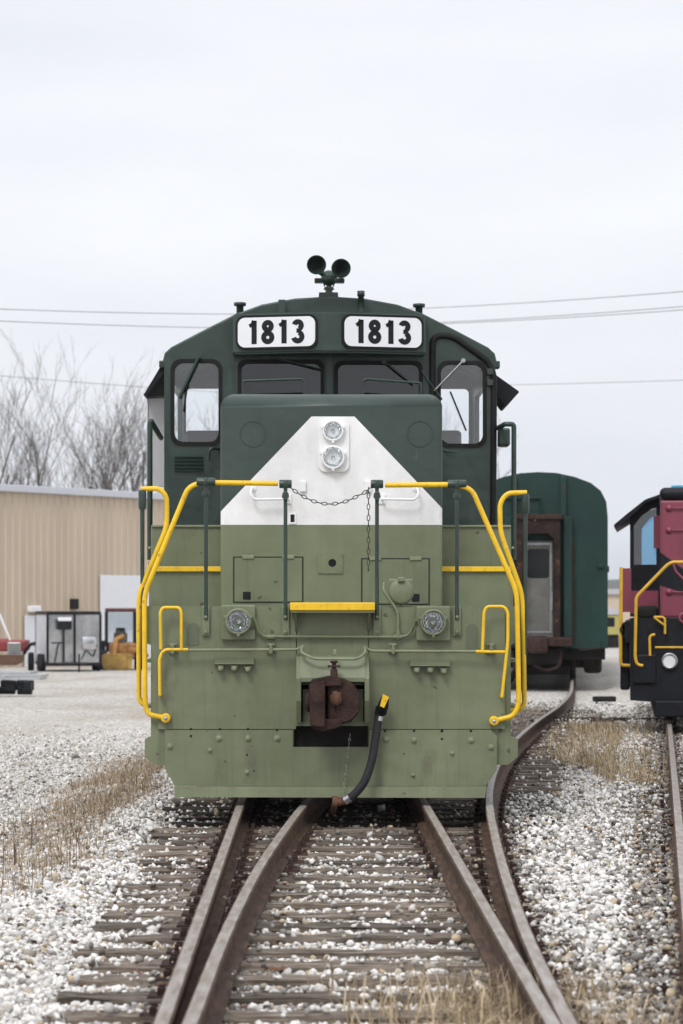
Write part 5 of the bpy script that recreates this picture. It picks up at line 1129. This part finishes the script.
for i, (h, mu) in enumerate(((17, 2), (14, 1), (15, 1))):
    r_ = empty('tree', (0, 300, -1.2)); a, b_ = tree_meshes(11+i*5, h, mu); a.build('trunk', bark, r_); b_.build('crown', bark, r_); protos.append((r_, h))
spots = [(72, 322, 150, 0, 'tall bare many-stemmed tree rising highest behind the warehouse roof'), (203, 372, 158, 1, 'bare tree seen through the left side window of the numbered green cab'),
         (104, 372, 158, 2, 'slimmer bare tree just right of the tallest one behind the warehouse'), (133, 384, 165, 1, 'small bare tree closest to the locomotive cab, behind the warehouse'),
         (-2, 345, 149, 2, 'bare tree at the very left edge, only its right-hand branches in view'),
         (452, 404, 160, 2, 'bare tree seen through the right door window of the numbered green cab'), (38, 402, 166, 2, 'lower thin bare tree between the tallest tree and the left edge')]
used = set()
for px, top, dd_, v_, lab in spots:
    pr_, h = protos[v_]
    o = pr_ if v_ not in used else copy_tree(pr_)
    used.add(v_); H_t = EYE+(HY-top)*dd_/F+1.2; o.location = (W(px, 0, dd_).x, dd_, -1.2); o.rotation_euler = (0, 0, random.uniform(0, 6))
    zmax = max((v.co.z for ch in o.children for v in ch.data.vertices)); s_ = H_t/zmax; o.scale = (s_, s_, s_); tag(o, lab, 'tree', 'bare trees behind the warehouse')

# power lines
pw = mat('wire', (.09, .09, .10), .7)
for (xa, ya, xb, yb, d0, d1, lab) in ((-120, 304, 300, 314, 90, 118, 'upper thin wire crossing the sky left of the cab'), (-120, 315, 300, 328.5, 92, 120, 'lower wire of the pair crossing the sky left of the cab'), (-120, 365, 300, 397, 140, 150, 'faint wire through the bare tree tops'),
        (405, 309, 860, 276, 120, 80, 'highest wire in the sky right of the number boards'), (405, 324, 860, 291, 122, 82, 'upper of the two close wires right of the cab'), (405, 325, 860, 296, 123, 83, 'lower of the two close wires right of the cab'), (440, 386, 900, 371, 150, 130, 'low faint wire above the green coach')):
    A, B_ = W(xa, ya, d0), W(xb, yb, d1); pts = [A.lerp(B_, t/16)-Vector((0, 0, .5*(t/16)*(1-t/16))) for t in range(17)]
    o = MB().tube(pts, .014, 5).build('power_line', pw); tag(o, lab, 'cable', 'power lines across the sky')

# haze
hz = MB().box(-4500, 4500, -500, 5200, -3, 90).build('haze', None); hz['kind'] = 'stuff'; hz['label'] = 'thin pale winter haze over the yard'; hz['category'] = 'haze'
m, t, b = newmat('haze'); t.nodes.remove(b); v = t.nodes.new('ShaderNodeVolumePrincipled'); v.inputs['Density'].default_value = .00018; v.inputs['Color'].default_value = (.86, .92, 1, 1); v.inputs['Anisotropy'].default_value = .2
t.links.new(v.outputs[0], t.nodes['Material Output'].inputs['Volume']); hz.data.materials.append(m)
